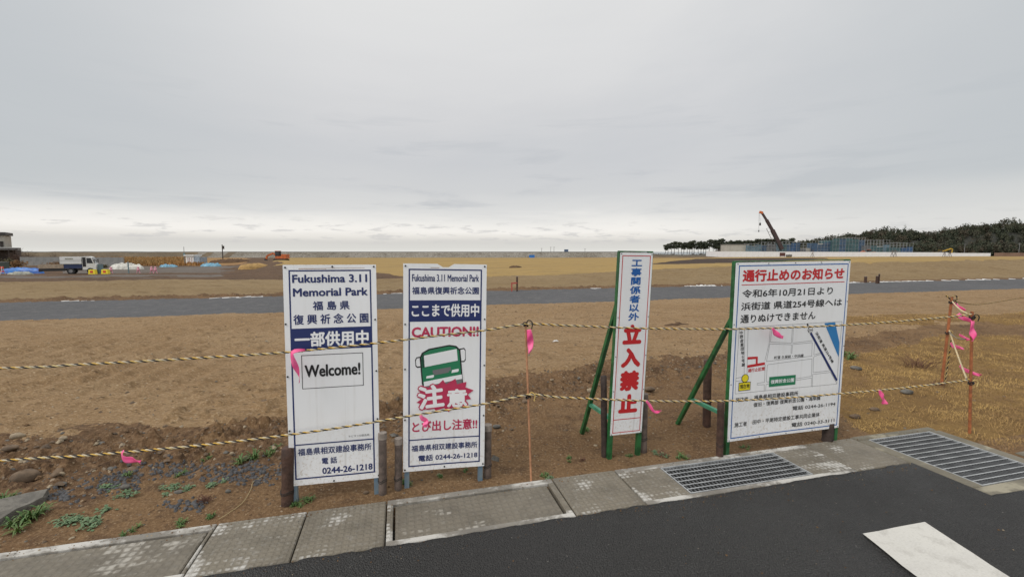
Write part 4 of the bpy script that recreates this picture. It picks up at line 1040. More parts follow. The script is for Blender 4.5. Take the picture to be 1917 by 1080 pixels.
WEEDS = [(448, 866, 46, 1, 'broad green weed clump left of the Welcome sign, on dark crushed stone'), (506, 848, 34, 1, 'green weed tuft touching the left edge of the Welcome sign'),
 (239, 891, 24, 1, 'bright green tuft below the pink tape at far left'), (196, 912, 38, 2, 'grey green weed left of the tuft below the pink tape'), (348, 888, 22, 1, 'small yellow green weed under the upper dark crushed stone'),
 (388, 858, 18, 1, 'tiny green weed above the broad clump, under the lower rope'), (310, 917, 34, 2, 'pale green spreading weed in the middle of the left verge'), (354, 912, 24, 2, 'pale weed just right of the dark flat stone'), (408, 902, 34, 2, 'loose pale weed left of the foot of the Welcome sign'),
 (130, 976, 46, 2, 'pale grey green weed above the leftmost gutter lid'), (190, 968, 52, 2, 'wide pale weed patch above the right part of the leftmost lid'), (55, 972, 56, 1, 'yellow green weed beside the long grey slab of stone'), (16, 991, 46, 1, 'bright green weed in the lower left corner by the kerb'), (12, 940, 34, 1, 'dark green weed above the long grey slab, at the left edge'),
 (340, 984, 26, 1, 'yellow green tuft at the kerb, at the end of the leftmost lid'), (246, 996, 22, 1, 'dark green weed on the kerb edge over the leftmost lid'), (232, 928, 30, 2, 'pale weed between the two grey stones at left'), (396, 970, 24, 1, 'sparse green weed at the kerb left of the Welcome sign'),
 (570, 938, 34, 1, 'green weed under the left corner of the Welcome sign'), (553, 948, 26, 1, 'low green weed at the foot of the dark reddish post'), (768, 906, 28, 1, 'green weed under the left corner of the CAUTION sign'), (826, 892, 20, 1, 'small green weed under the middle of the CAUTION sign'), (876, 880, 16, 1, 'tiny green weed under the right part of the CAUTION sign'),
 (1014, 891, 22, 1, 'green weed right of the pale orange pin, next to the gutter'), (1032, 897, 22, 2, 'pale weed touching the gutter right of the pale orange pin'), (1092, 806, 24, 1, 'bright green tuft left of the dark post of the narrow sign'), (1062, 860, 20, 1, 'small green weed between the pale orange pin and the narrow sign'),
 (1178, 855, 16, 1, 'tiny green weed under the narrow sign'), (1230, 850, 26, 2, 'dull weed right of the narrow sign'), (1280, 857, 26, 1, 'green weed clump by the gutter before the smaller grate'), (1600, 672, 40, 1, 'green grass patch behind the right edge of the wide notice board'), (1393, 838, 16, 1, 'tiny weed under the left corner of the wide notice board')]
def weed(px, py, w, k, label, i):
    p = hit(px, py, True); d = math.hypot(p.x, p.y); rad = 1.08*w/FPX*d/2
    o = empty('weed', label, 'weed', loc=(p.x, p.y, gz(p.x, p.y)-.003), group='weeds on the bare verge')
    g = random.Random(i*7+1); vs = []; fs = []
    def leaf(c, a, Ln, wd, lift, droop):
        b = len(vs); n = 4
        for j in range(n+1):
            t = j/n; rr = Ln*t; z = lift*math.sin(t*1.9)*Ln-droop*t*t*Ln; ww = wd*math.sin(math.pi*min(.98, .18+.8*t))
            for sgn in (-1, 1):
                vs.append((c[0]+rr*math.cos(a)-sgn*ww*math.sin(a), c[1]+rr*math.sin(a)+sgn*ww*math.cos(a), c[2]+max(z, .002)+.3*ww))
        fs.extend((b+2*j, b+2*j+2, b+2*j+3, b+2*j+1) for j in range(n))
    nr = 5 if k == 2 else 4
    for c in range(nr):
        cx, cy = g.gauss(0, rad*.42), g.gauss(0, rad*.42)
        for q in range(22 if k == 1 else 20):
            if k == 1: leaf((cx, cy, 0), g.uniform(0, 6.28), rad*g.uniform(.25, .62), rad*.028+.0012, g.uniform(.3, 1.3), g.uniform(.2, .5))
            else: leaf((cx+g.gauss(0, rad*.16), cy+g.gauss(0, rad*.16), g.uniform(0, .012)), g.uniform(0, 6.28), rad*g.uniform(.14, .32), rad*.055+.001, g.uniform(.15, .7), .25)
    mesh_from('leaves', vs, fs, M['weed1'] if k == 1 else M['weed2'], parent=o)
for i, wd in enumerate(WEEDS): weed(*wd, i)
def stalks(px, py, w, n, label, seed, m='weedr'):
    p = hit(px, py, True); d = math.hypot(p.x, p.y); rad = w/FPX*d/2; g = random.Random(seed); mb = MB()
    for i in range(n):
        a = g.uniform(0, 6.28); q = Vector((g.gauss(0, rad*.35), g.gauss(0, rad*.35), 0)); l = rad*g.uniform(.5, 1.1)
        e = q+Vector((math.cos(a)*l*.7, math.sin(a)*l*.7, l*g.uniform(.25, .9)))
        mb.path([q, q.lerp(e, .5)+Vector((0, 0, l*.1)), e], .0016, 4)
    o = mb.build('dead_plant', M[m]); o.location = (p.x, p.y, gz(p.x, p.y)); tag(o, label, 'dead plant')
stalks(386, 938, 30, 34, 'withered reddish weed on the verge left of the Welcome sign', 1)
stalks(1088, 862, 18, 14, 'withered dark weed left of the narrow sign', 2)
stalks(1718, 688, 44, 90, 'dark reddish dead weeds on the lawn left of the leaning pin', 3)
stalks(1240, 853, 26, 20, 'dry dark stalks right of the narrow sign', 4)
stalks(1757, 721, 22, 30, 'tuft of dead stalks at the foot of the leaning pin', 5)
def scrap(px, py, w, h, m, label, seed, cat):
    p = hit(px, py, True); g = random.Random(seed); u = w/FPX*p.y/2; n = 9; vs = []; fs = []
    for i in range(n):
        t = i/(n-1)*2-1; hw = u*.22*(1-.6*abs(t))*g.uniform(.7, 1.3)
        for sg in (-1, 0, 1): vs.append((u*t, sg*hw+.25*u*math.sin(2.3*t), .006+h*(1-abs(sg)*.75)*(1-t*t*.8)*g.uniform(.5, 1.2)))
    fs = [(i*3+k, (i+1)*3+k, (i+1)*3+k+1, i*3+k+1) for i in range(n-1) for k in (0, 1)]
    o = mesh_from('scrap', vs, fs, m, smooth=True); o.location = (p.x, p.y, gz(p.x, p.y)); tag(o, label, cat)
scrap(1267, 609, 50, .05, M['yard'], 'flat dark piece of debris on bare ground behind the narrow sign', 1, 'debris')
scrap(1131, 669, 16, .03, M['stone3'], 'small pale scrap on bare ground left of the narrow sign, behind its brace', 2, 'scrap')
scrap(1040, 640, 12, .03, M['geotex'], 'tiny white scrap on bare ground right of the pale orange pin', 3, 'scrap')
def runner():
    P = [hit(a, b, True)+Vector((0, 0, .012)) for a, b in [(410, 975), (430, 962), (455, 943), (470, 918), (474, 905), (492, 893)]]
    mb = MB(); mb.path(spline(P, .02), .0022, 5)
    o = mb.build('dry_stalk', mat('pale_dry_stalk', (.34, .26, .13), .8)); tag(o, 'long pale dry stalk lying on the soil left of the Welcome sign', 'dry stalk')
runner()
def dead_grass():
    g = np.random.default_rng(3); N = 240000
    x = g.uniform(2.9, 14, N*2); y = g.uniform(2.4, 10.8, N*2)
    keep = g.random(N*2) < np.clip(1.25-np.hypot(x, y)*.085, .25, 1); x, y = x[keep], y[keep]
    s, b = sb(x, y); nA = fbm(x, y, 1.6, 4, 101); nB = fbm(x, y, .5, 4, 111); nn = fbm(x, y, .35, 3, 303)
    le = np.interp(y, [2.5, 3.9, 4.6, 5.5, 6.4, 7.4, 9.0], [3.30, 3.35, 3.55, 4.0, 4.6, 6.6, 9.5])
    lawn = (x > le+.45*nA+.25*nB-.12*g.random(len(x))) & (y < 7.7+.8*nA+.08*x)
    lawn2 = (x > 6.6+.5*nA) & (np.abs(y-9.6-.35*nA-.12*(x-8)) < .6+.3*nB)
    ok = (lawn | lawn2) & ((b > .04) | ((s > 6.74) & (b > -.50)) ) & ~((s < 6.75) & (b < .06)) & (g.random(len(x)) < .45+.9*nn+.35)
    ok &= ((nn > -.25) | (g.random(len(x)) < .25))
    x, y = x[ok], y[ok]; n = len(x); z = terrain(x, y)
    a = g.normal(.5, 1.2, n); Ln = np.where(g.random(n) < .07, g.uniform(.05, .12, n), g.uniform(.012, .052, n))*(1+.4*np.clip(fbm(x, y, .8, 2, 333), 0, 1)); w = g.uniform(.0007, .0017, n)*(1+np.hypot(x, y)*.06); li = g.uniform(.02, .70, n)**1.5
    dx, dy = np.cos(a), np.sin(a); P0 = np.stack([x, y, z-.004], 1)
    side = np.stack([-dy, dx, 0*x], 1)*w[:, None]
    mid = P0+np.stack([dx*Ln*.5, dy*Ln*.5, Ln*li*.9+.006], 1); tip = P0+np.stack([dx*Ln, dy*Ln, Ln*li*.75+.004], 1)
    V = np.stack([P0-side, P0+side, mid+side, mid-side, tip], 1).reshape(-1, 3)
    k = np.arange(n)*5
    F4 = np.stack([k, k+1, k+2, k+3], 1); F3 = np.stack([k+3, k+2, k+4, k+4], 1)
    F3 = np.stack([k+3, k+2, k+4], 1)
    me = bpy.data.meshes.new('dead_grass'); me.vertices.add(len(V)); me.vertices.foreach_set('co', V.astype(np.float32).ravel())
    loops = np.concatenate([F4.ravel(), F3.ravel()]); me.loops.add(len(loops)); me.loops.foreach_set('vertex_index', loops.astype(np.int32))
    me.polygons.add(2*n); me.polygons.foreach_set('loop_start', np.concatenate([np.arange(n)*4, 4*n+np.arange(n)*3]).astype(np.int32)); me.update(calc_edges=True)
    me.materials.append(M['straw1']); o = bpy.data.objects.new('dead_grass', me); COL.objects.link(o)
    tag(o, 'withered yellow brown grass covering the lawn right of the wide notice board', 'grass', kind='stuff')
dead_grass()

# ------------------------------------------------------------------ far side of the gravel road
def stake_row(px, py, hpx, label, w=.06, seed=0):
    p = hit(px, py); d = math.hypot(p.x, p.y); h = hpx/FPX*p.y
    o = empty('marker_stake', label, 'stake', loc=(p.x, p.y, p.z))
    MB().beam((0, 0, -.2), (0, 0, h), w, w).build('shaft', M['wood_r'], o); MB().box((-w*.55, -w*.55, h), (w*.55, w*.55, h+.02)).build('stake_top', M['wcap'], o)
stake_row(968, 545, 27, 'wooden stake standing at the far edge of the gravel road between the signs', .07)
stake_row(1620, 529, 11, 'short stump right of the wide notice board, leftmost of three beyond the gravel road', .09)
stake_row(1641, 531, 14, 'brown stake beyond the gravel road, middle of three right of the wide notice board', .07)
stake_row(1645, 531, 18, 'taller thin stake beyond the gravel road, rightmost of three right of the wide notice board', .05)
p = hit(958, 545); o = empty('red_marker', 'small red batter board beside the wooden stake beyond the gravel road', 'marker', loc=(p.x, p.y, p.z))
redm = mat('faded_red_paint', (.42, .08, .06), .6, var=.3, vscale=3)
MB().beam((0, 0, -.1), (0, 0, .34), .05, .03).build('upright', redm, o); MB().beam((-.01, -.03, .31), (.22, -.03, .33), .03, .06).build('crossbar', redm, o)

# ------------------------------------------------------------------ distant left: work yard
def base(px, py): return hit(px, py)
white_p = mat('white_paint', (.74, .74, .72), .4, var=.12, vscale=1.5)
navy_p = mat('navy_paint', (.02, .035, .10), .4); dark_p = mat('dark_rubber', (.02, .02, .021), .7); glass = mat('dark_glass', (.03, .035, .04), .15)
steel_p = mat('grey_steel', (.25, .25, .25), .5, .3, var=.3, vscale=3); tarp_b = mat('blue_tarpaulin', (.02, .18, .52), .45, var=.5, vscale=1.2, col2=(.03, .10, .36), bump=.8, bscale=3)
tarp_l = mat('pale_blue_sheet', (.16, .38, .52), .5, var=.4, vscale=1.5); bag_w = mat('white_sandbag', (.62, .60, .54), .8, var=.35, vscale=2)
bag_g = mat('greenish_sandbag', (.36, .36, .30), .85, var=.4, vscale=2); or_p = mat('orange_machine_paint', (.55, .13, .03), .45, var=.3, vscale=1.5)
ye_p = mat('yellow_machine_paint', (.62, .38, .02), .45, var=.25, vscale=1.5); wood_bed = mat('truck_bed_side', (.42, .33, .24), .7, var=.35, vscale=3)
corr = mat('grey_corrugated_sheet', (.30, .30, .29), .5, var=.3, vscale=.5); beige = mat('beige_wall', (.42, .40, .35), .8, var=.15, vscale=.3)
darkwood = mat('dark_weathered_boards', (.06, .05, .045), .9, var=.5, vscale=1); roofm = mat('dark_roof', (.07, .065, .065), .7, var=.3, vscale=.5)
redp = mat('red_sign_paint', (.55, .05, .03), .5); pinkp = mat('pink_barrier_plastic', (.60, .28, .34), .5); tealp = mat('grey_teal_plastic', (.16, .24, .26), .5, var=.2, vscale=2)

def wheel(par, x, y, r, w):
    o = MB().tube((x, y-w/2, r), (x, y+w/2, r), r, n=18).build('wheel', dark_p, par)
    MB().tube((x, y-w/2-.012, r), (x, y+w/2+.012, r), r*.55, n=14).build('rim', steel_p, o)
p = base(128, 514); Yt = 64.0; P0 = at(131, 514, Yt); sc = Yt/FPX
tr = empty('truck', 'white cab truck with low wooden-sided bed and a white box behind the cab', 'truck', loc=(P0.x, P0.y, gz(P0.x, P0.y)), rz=R(33))
tr.scale = (.88, .9, .95)
MB().box((-3.4, -.45, .55), (3.2, .45, .80)).build('chassis', dark_p, tr)
mb = MB(); mb.box((-3.35, -1.05, .95), (-.6, 1.05, 1.02)); mb.box((-3.35, -1.05, 1.02), (-.55, -.99, 1.48)); mb.box((-3.35, .99, 1.02), (-.55, 1.05, 1.48)); mb.box((-3.40, -1.05, 1.02), (-3.351, 1.05, 1.48)); mb.box((-.549, -1.05, .95), (-.45, 1.05, 1.62)); mb.build('truck_bed', wood_bed, tr)
mb = MB(); mb.box((-.85, -1.06, 1.50), (1.72, 1.06, 2.62)); mb.build('cargo_box', white_p, tr)
mb = MB(); mb.box((-.83, -1.075, 2.05), (1.70, -1.061, 2.09)); mb.box((-.83, -1.075, 1.52), (1.7, -1.061, 1.58)); mb.box((-.2, -1.075, 2.22), (.75, -1.062, 2.42)); mb.build('box_trim', bag_g, tr)
mb = MB(); mb.box((-.44, -1.0, .86), (1.75, 1.0, 1.46)); mb.build('side_tank', navy_p, tr)
mb = MB(); prof = [(1.80, .62), (3.42, .62), (3.46, 1.35), (3.30, 1.60), (2.98, 2.55), (2.60, 2.66), (1.80, 2.66)]; mb.prism(prof, -1.05, 1.05); mb.build('cab', white_p, tr)
mb = MB(); mb.prism([(2.35, 1.62), (3.14, 1.62), (2.88, 2.42), (2.35, 2.42)], -1.062, 1.062); mb.build('side_window', glass, tr)
mb = MB(); mb.add([(3.335, -.95, 1.62), (3.335, .95, 1.62), (3.03, .92, 2.50), (3.03, -.92, 2.50)], [(0, 1, 2, 3)]); mb.build('windscreen', glass, tr)
mb = MB(); mb.box((1.84, -1.063, 1.1), (2.25, 1.063, 2.55)); mb.build('cab_rear_pillar', dark_p, tr)
for sy in (-1, 1):
    m_ = MB(); m_.tube((3.2, sy*1.05, 2.1), (3.35, sy*1.35, 2.05), .02, n=6); m_.box((3.30, sy*1.35-.09, 1.70), (3.38, sy*1.35+.09, 2.25)); m_.build('mirror', dark_p, tr)
    MB().box((3.45, sy*.8-.15, .85), (3.50, sy*.8+.15, 1.02)).build('headlight', bag_w, tr)
    for x in (2.75, .35): wheel(tr, x, sy*.92, .46, .26)
    MB().box((-3.40, sy*.8-.18, .68), (-3.36, sy*.8+.18, .82)).build('tail_light', redp, tr)
MB().box((-3.3, -1.02, .50), (-.35, -.98, .90)).build('side_guard', dark_p, tr); MB().box((-3.38, -.9, .42), (-3.25, .9, .62)).build('rear_bumper', dark_p, tr)

def heap(name, px0, px1, pyb, hpx, m, label, cat, seed, dep=.5, d=None, n=44, rough=.3, group=None):
    q0 = hit(px0, pyb); q1 = hit(px1, pyb)
    if d: q0 = at(px0, pyb, d); q1 = at(px1, pyb, d)
    w = (q1-q0).length/2; c = (q0+q1)/2; h = hpx/FPX*c.y; g = np.linspace(-1, 1, n); U, Vv = np.meshgrid(g, g)
    r = np.maximum(np.abs(U)**2.4, 0)+np.abs(Vv)**2.4
    Z = h*np.clip(1-r, 0, 1)**.42*(.72+rough*1.8*fbm(U*2*max(1, w/3)+seed, Vv*2, .45, 4, seed, .6))-.12*(r > .98)
    X = U*w; Yv = Vv*max(w*dep, .6)
    I = np.arange(n*n).reshape(n, n); F = np.stack([I[:-1, :-1], I[:-1, 1:], I[1:, 1:], I[1:, :-1]], -1).reshape(-1, 4)
    o = mesh_from(name, np.stack([X.ravel(), Yv.ravel(), Z.ravel()], 1), F, m, smooth=True)
    o.location = (c.x, c.y, min(c.z, gz(c.x, c.y)) if not d else gz(c.x, c.y)); tag(o, label, cat, group); return o
heap('tarp_covered_stack', 2, 82, 515, 15, tarp_b, 'long stack under bright blue tarpaulin left of the truck', 'tarpaulin', 3, .18, d=66, rough=.10)
heap('sandbag_pile', 16, 62, 518, 8, bag_g, 'low row of greyish sandbags in front of the bright blue tarpaulin', 'sandbags', 5, .2, d=60)
heap('sandbag_pile', 206, 268, 503, 13, bag_w, 'whitish heap of sandbags right of the yellow barriers', 'sandbags', 8, .3, d=82)
heap('folded_sheet', 299, 332, 499, 5, tarp_l, 'pale blue sheeting on the ground left of the small white shed', 'sheeting', 12, .3, d=96, rough=.5)
heap('folded_sheet', 376, 414, 498, 6, tarp_l, 'pale blue sheeting on the ground right of the small white shed', 'sheeting', 14, .3, d=98, rough=.5)
sandm = mat('ochre_sand', (.36, .22, .075), .9, var=.35, vscale=1.5, bump=.8, bscale=2)
heap('sand_heap', 450, 503, 506, 14, sandm, 'ochre heap of sand left of the orange excavator', 'sand heap', 17, .7, d=82, rough=.08)
heap('soil_heap', 953, 977, 504, 4, M['yard'], 'small dark heap of soil far out on the dry turf between the signs', 'soil heap', 19, .6, d=39)
heap('soil_heap', 395, 470, 492, 8, M['yard'], 'broad dark heap of soil behind the ochre sand', 'soil heap', 23, .5, d=125)
def barrier(px, py, label, Yd=64):
    P = at(px, py, Yd); o = empty('water_barrier', label, 'barrier', loc=(P.x, P.y, gz(P.x, P.y)), group='yellow plastic barriers by the truck')
    mb = MB(); mb.prism([(-.5, 0), (.5, 0), (.46, .3), (.42, .66), (-.42, .66), (-.46, .3)], -.2, .2); mb.build('barrier_body', ye2, o)
    MB().box((-.2, -.225, .18), (.2, -.201, .5)).build('red_panel', redp, o)
ye2 = mat('yellow_plastic', (.78, .62, .03), .5)
barrier(174, 512, 'yellow plastic barrier right in front of the truck cab'); barrier(198, 511, 'yellow plastic barrier with a red panel, second from the truck')
P = at(187, 511, 66); o = empty('drum', 'grey teal drum between the two yellow barriers', 'drum', loc=(P.x, P.y, gz(P.x, P.y)))
MB().tube((0, 0, 0), (0, 0, 1.35), .42, n=16).build('drum_body', tealp, o); MB().tube((0, 0, 1.351), (0, 0, 1.42), .36, n=16).build('drum_lid', steel_p, o)
def pinkb(px, py, label):
    P = at(px, py, 66); o = empty('pipe_barrier_stand', label, 'barrier', loc=(P.x, P.y, gz(P.x, P.y)), group='pink barrier stands along the yard track')
    mb = MB(); mb.blob((0, 0, .55), (.22, .16, .26), 3, 10, 7, .03); mb.blob((0, 0, .85), (.15, .13, .15), 4, 10, 7, .03); mb.build('animal_shaped_body', pinkp, o)
    MB().tube((-.25, 0, 0), (-.1, 0, .5), .05, n=6).tube((.25, 0, 0), (.1, 0, .5), .05, n=6).build('feet', pinkp, o)
pinkb(208, 510, 'pink barrier stand next to the second yellow barrier'); pinkb(259, 508, 'pink barrier stand by the dark post on the yard track'); pinkb(284, 507, 'pink barrier stand right of the one by the dark post'); pinkb(291, 507, 'pink barrier stand, rightmost on the yard track')
P = at(241, 511, 66); o = empty('post', 'thin dark post standing on the yard track in front of the whitish sandbags', 'post', loc=(P.x, P.y, gz(P.x, P.y)))
MB().tube((0, 0, -.2), (0, 0, 1.7), .08, n=8).build('shaft', tealp, o); MB().tube((0, 0, 1.7), (0, 0, 1.76), .1, n=8).build('cap', steel_p, o)
P = at(3, 520, 52); o = empty('barricade', 'red and white barricade at the left edge of the photo', 'barricade', loc=(P.x, P.y, gz(P.x, P.y)))
MB().beam((-.9, 0, .95), (.35, 0, .95), .05, .25).build('board', redp, o); MB().beam((-.9, 0, .5), (.35, 0, .5), .05, .16).build('lower_board', redp, o)
for x in (-.7, .2): MB().beam((x, -.3, -.1), (x, 0, 1.1), .05, .05).beam((x, .3, -.1), (x, 0, 1.1), .05, .05).build('leg', bag_w, o)
P = at(4, 512, 72); o = empty('container', 'dark green open crate behind the barricade at the left edge', 'crate', loc=(P.x, P.y, gz(P.x, P.y)))
MB().box((-2.2, -.8, 0), (.35, .8, 1.5)).build('crate_body', mat('dark_green_grey', (.07, .09, .075), .6), o); MB().box((-2.25, -.85, 1.5), (.4, .85, 1.58)).build('crate_rim', steel_p, o)
# grey hoarding behind the truck
def sheet_fence(px0, px1, Yd0, Yd1, h, label, m, name='sheet_fence', dz=0.0, panel=2.0, wave=.25):
    a = at(px0, 490, Yd0); b = at(px1, 490, Yd1); a.z = b.z = 0
    Ln = (b-a).length; ang = math.atan2(b.y-a.y, b.x-a.x); za = gz(a.x, a.y)+dz
    o = empty(name, label, 'fence', loc=(a.x, a.y, za), rz=ang)
    n = max(1, round(Ln/panel)); w = Ln/n; me = None
    for i in range(n):
        if me is None:
            mb = MB(); k = max(2, int(w/wave)); vs = []; fs = []
            for j in range(k*2+1):
                x = w*j/(k*2); y = .04*(1 if (j//1) % 2 else -1); vs += [(x, y, -.4), (x, y, h), (x, y+.02, -.4), (x, y+.02, h)]
            for j in range(k*2): q = j*4; fs += [(q, q+4, q+5, q+1), (q+2, q+3, q+7, q+6), (q+1, q+5, q+7, q+3)]
            mb.add(vs, fs); c = mb.build('panel', m, o); me = c.data
        else: c = bpy.data.objects.new('panel', me); COL.objects.link(c); c.parent = o
        c.location = (i*w, 0, 0)
    mb = MB()
    for i in range(n+1): mb.tube((i*w, .12, -.4), (i*w, .12, h+.05), .04, n=6)
    mb.build('fence_posts', steel_p, o); return o
sheet_fence(38, 232, 104, 100, 2.05, 'grey corrugated sheet fence behind the truck', corr)
# building at the left edge
Yb = 128; P = at(17, 492, Yb); zb = gz(P.x, P.y); k = Yb/FPX
bl = empty('warehouse', 'pale two storey building with a dark flat roof at the left edge', 'building', loc=(P.x, P.y, zb), rz=R(40))
zt = lambda py: at(10, py, Yb).z-zb
MB().box((-16, 0, zt(463)), (-.5, 9, zt(441))).build('upper_wall', beige, bl); MB().box((-16.3, -.5, zt(440.5)), (-.1, 9.4, zt(435))).build('roof', roofm, bl)
MB().box((-16, -.02, zt(460)), (-1.4, -.3, zt(453))).build('white_band', white_p, bl); MB().box((-1.35, -.3, zt(462)), (-.75, .1, zt(452))).build('corner_pillar', darkwood, bl)
MB().box((-16, -3.5, zt(467)), (2.4, 1.5, zt(464))).build('canopy', roofm, bl); MB().box((-16, .5, -.4), (1.4, 8.5, zt(467.2))).build('lower_wall', darkwood, bl)
for x in (-9, -5.5, -2.2, .6, 2.1): MB().beam((x, -3.2, -.4), (x, -3.2, zt(467.2)), .25, .25).build('pillar', darkwood, bl)
# shrubs by the building
twig = mat('bare_twigs', (.10, .065, .05), .9); dryleaf = mat('dry_reddish_leaves', (.23, .125, .05), .9, var=.5, vscale=.5); olive = mat('olive_leaves', (.11, .095, .045), .9, var=.5, vscale=.5)
def bare_shrub(px, pyb, hpx, Yd, label, seed, n=60):
    P = at(px, pyb, Yd); h = hpx/FPX*Yd; g = random.Random(seed); o = empty('bare_shrub', label, 'shrub', loc=(P.x, P.y, gz(P.x, P.y)))
    mb = MB()
    for i in range(n):
        a = g.uniform(0, 6.28); l = h*g.uniform(.5, 1.05); q = Vector((g.gauss(0, h*.18), g.gauss(0, h*.2), 0)); pts = [q]
        d = Vector((math.cos(a)*.45, math.sin(a)*.45, 1)).normalized()
        for s_ in range(4):
            d = (d+Vector((g.gauss(0, .22), g.gauss(0, .22), -.08*s_))).normalized(); pts.append(pts[-1]+d*l/4)
            e = (d+Vector((g.gauss(0, .6), g.gauss(0, .6), .1))).normalized(); mb.tube(pts[-1], pts[-1]+e*l*.22, .025, .01, n=3, caps=False)
        for s_ in range(4): mb.tube(pts[s_], pts[s_+1], .045*(1-s_*.2), .045*(.8-s_*.2), n=3, caps=False)
    mb.build('branches', twig, o)
bare_shrub(36, 484, 25, 122, 'bare brown shrub with arching twigs beside the building at the left edge', 1, 80)
bare_shrub(55, 484, 22, 122, 'bare shrub right of the arching one, before the sea wall', 2, 60)
bare_shrub(101, 478, 13, 180, 'low bare shrub on the sea wall above the truck bed', 3, 30)
def leaf_cloud(lobes, n, size, seed, flat=.8):
    g = np.random.default_rng(seed); wts = np.array([l[3]*l[4]*l[5] for l in lobes]); wts = wts/wts.sum(); idx = g.choice(len(lobes), n, p=wts); Lb = np.array(lobes)[idx]
    d = g.normal(size=(n, 3)); d /= np.linalg.norm(d, axis=1)[:, None]; r = g.random(n)**.45
    C = Lb[:, :3]+d*r[:, None]*Lb[:, 3:6]
    a = g.normal(size=(n, 3)); a /= np.linalg.norm(a, axis=1)[:, None]; b = np.cross(a, g.normal(size=(n, 3))); b /= np.linalg.norm(b, axis=1)[:, None]
    s = size*g.uniform(.6, 1.3, n)[:, None]
    V = np.stack([C-a*s, C-b*s*flat, C+a*s, C+b*s*flat], 1).reshape(-1, 3); F = np.arange(4*n).reshape(n, 4); return V, F
def bush(px, pyb, hpx, wpx, Yd, m, label, seed, n=500):
    P = at(px, pyb, Yd); h = hpx/FPX*Yd; w = wpx/FPX*Yd/2; g = random.Random(seed)
    lob = [(g.uniform(-.6, .6)*w, g.uniform(-.4, .4)*w, h*g.uniform(.25, .6), w*g.uniform(.35, .6), w*.5, h*g.uniform(.3, .42)) for _ in range(7)]
    V, F = leaf_cloud(lob, n, max(.08, h*.07), seed); o = empty('bush', label, 'bush', loc=(P.x, P.y, gz(P.x, P.y)))
    mesh_from('foliage', V, F, m, parent=o); MB().tube((0, 0, -.1), (0, 0, h*.5), .06, .03, n=5).build('stem', twig, o)
bush(35, 499, 17, 26, 86, dryleaf, 'rust coloured dry bush above the blue tarpaulin', 4)
bush(14, 500, 20, 30, 90, olive, 'dull olive bush left of the rust coloured one', 5)
bush(190, 497, 10, 24, 84, olive, 'dull green bush behind the grey teal drum', 6)
bush(178, 500, 12, 14, 86, dryleaf, 'rust coloured bush in front of the truck cab', 7)
bush(108, 500, 14, 44, 92, dryleaf, 'reddish dry scrub between the truck bed and the grey fence', 8)
def reeds():
    g = np.random.default_rng(12); n = 9000
    px = g.uniform(150, 385, n); py = g.uniform(481.5, 497, n); V = []; 
    d = np.stack([(px-CX)/FPX, math.cos(PITCH)-(py-CY)/FPX*math.sin(PITCH), -(py-CY)/FPX*math.cos(PITCH)-math.sin(PITCH)], 1)
    t = (-1.62-EYE)/d[:, 2]; x = d[:, 0]*t; y = d[:, 1]*t; k = (y < 238) & (y > 84); x, y = x[k], y[k]; n = len(x)
    z = terrain(x, y); h = g.uniform(.3, 1.0, n); w = g.uniform(.08, .25, n); a = g.uniform(0, 3.14, n)
    c, s = np.cos(a)*w, np.sin(a)*w; lx = g.normal(0, .25, n); ly = g.normal(0, .25, n)
    V = np.stack([np.stack([x-c, y-s, z-.1], 1), np.stack([x+c, y+s, z-.1], 1), np.stack([x+c*.3+lx, y+s*.3+ly, z+h], 1), np.stack([x-c*.3+lx, y-s*.3+ly, z+h*.9], 1)], 1).reshape(-1, 3)
    o = mesh_from('dry_reeds', V, np.arange(4*n).reshape(n, 4), mat('orange_brown_reed', (.33, .17, .055), .9, var=.45, vscale=.12, col2=(.24, .17, .07)))
    tag(o, 'orange brown dry reeds covering the ground before the sea wall at left', 'reeds', kind='stuff')
reeds()
# small shed with a mast
Ys = 108; P = at(360, 496, Ys); sh = empty('site_shed', 'small white shed with a grey blue sheeted end in the work yard', 'shed', loc=(P.x, P.y, gz(P.x, P.y)), rz=R(-8))
m_ = lambda px: px/FPX*Ys
MB().box((m_(-13), 0, 0), (m_(3.5), 2, m_(17))).build('wall', white_p, sh); MB().box((m_(3.6), .1, 0), (m_(15), 2.4, m_(15))).build('sheeted_end', mat('grey_blue_sheet', (.30, .36, .42), .5, var=.3, vscale=2), sh)
MB().box((m_(-15), -.3, m_(17.05)), (m_(5), 2.3, m_(19))).build('roof', white_p, sh)
for x in (-9, -5.5, -1): MB().box((m_(x), -.03, m_(2)), (m_(x+1.3), -.005, m_(14))).build('panel_stripe', mat('red_brown_stripe', (.30, .16, .14), .6), sh)
P = at(346, 496, Ys+1); o = empty('antenna_mast', 'thin mast standing at the left of the small white shed', 'mast', loc=(P.x, P.y, gz(P.x, P.y)))
MB().tube((0, 0, -.3), (0, 0, m_(34)), .10, .05, n=6).build('pole', steel_p, o); MB().box((-.16, -.16, m_(17)), (.16, .16, m_(22))).build('equipment_box', tealp, o)
P = at(417, 481, 200); o = empty('camera_pole', 'dark pole with a box at its top, standing alone before the sea wall', 'pole', loc=(P.x, P.y, gz(P.x, P.y)))
MB().tube((0, 0, -.5), (0, 0, 26.5/FPX*200), .22, .18, n=7).build('pole', darkwood, o); MB().box((.15, -.3, 18/FPX*200), (.75, .3, 24/FPX*200)).build('equipment_box', darkwood, o)

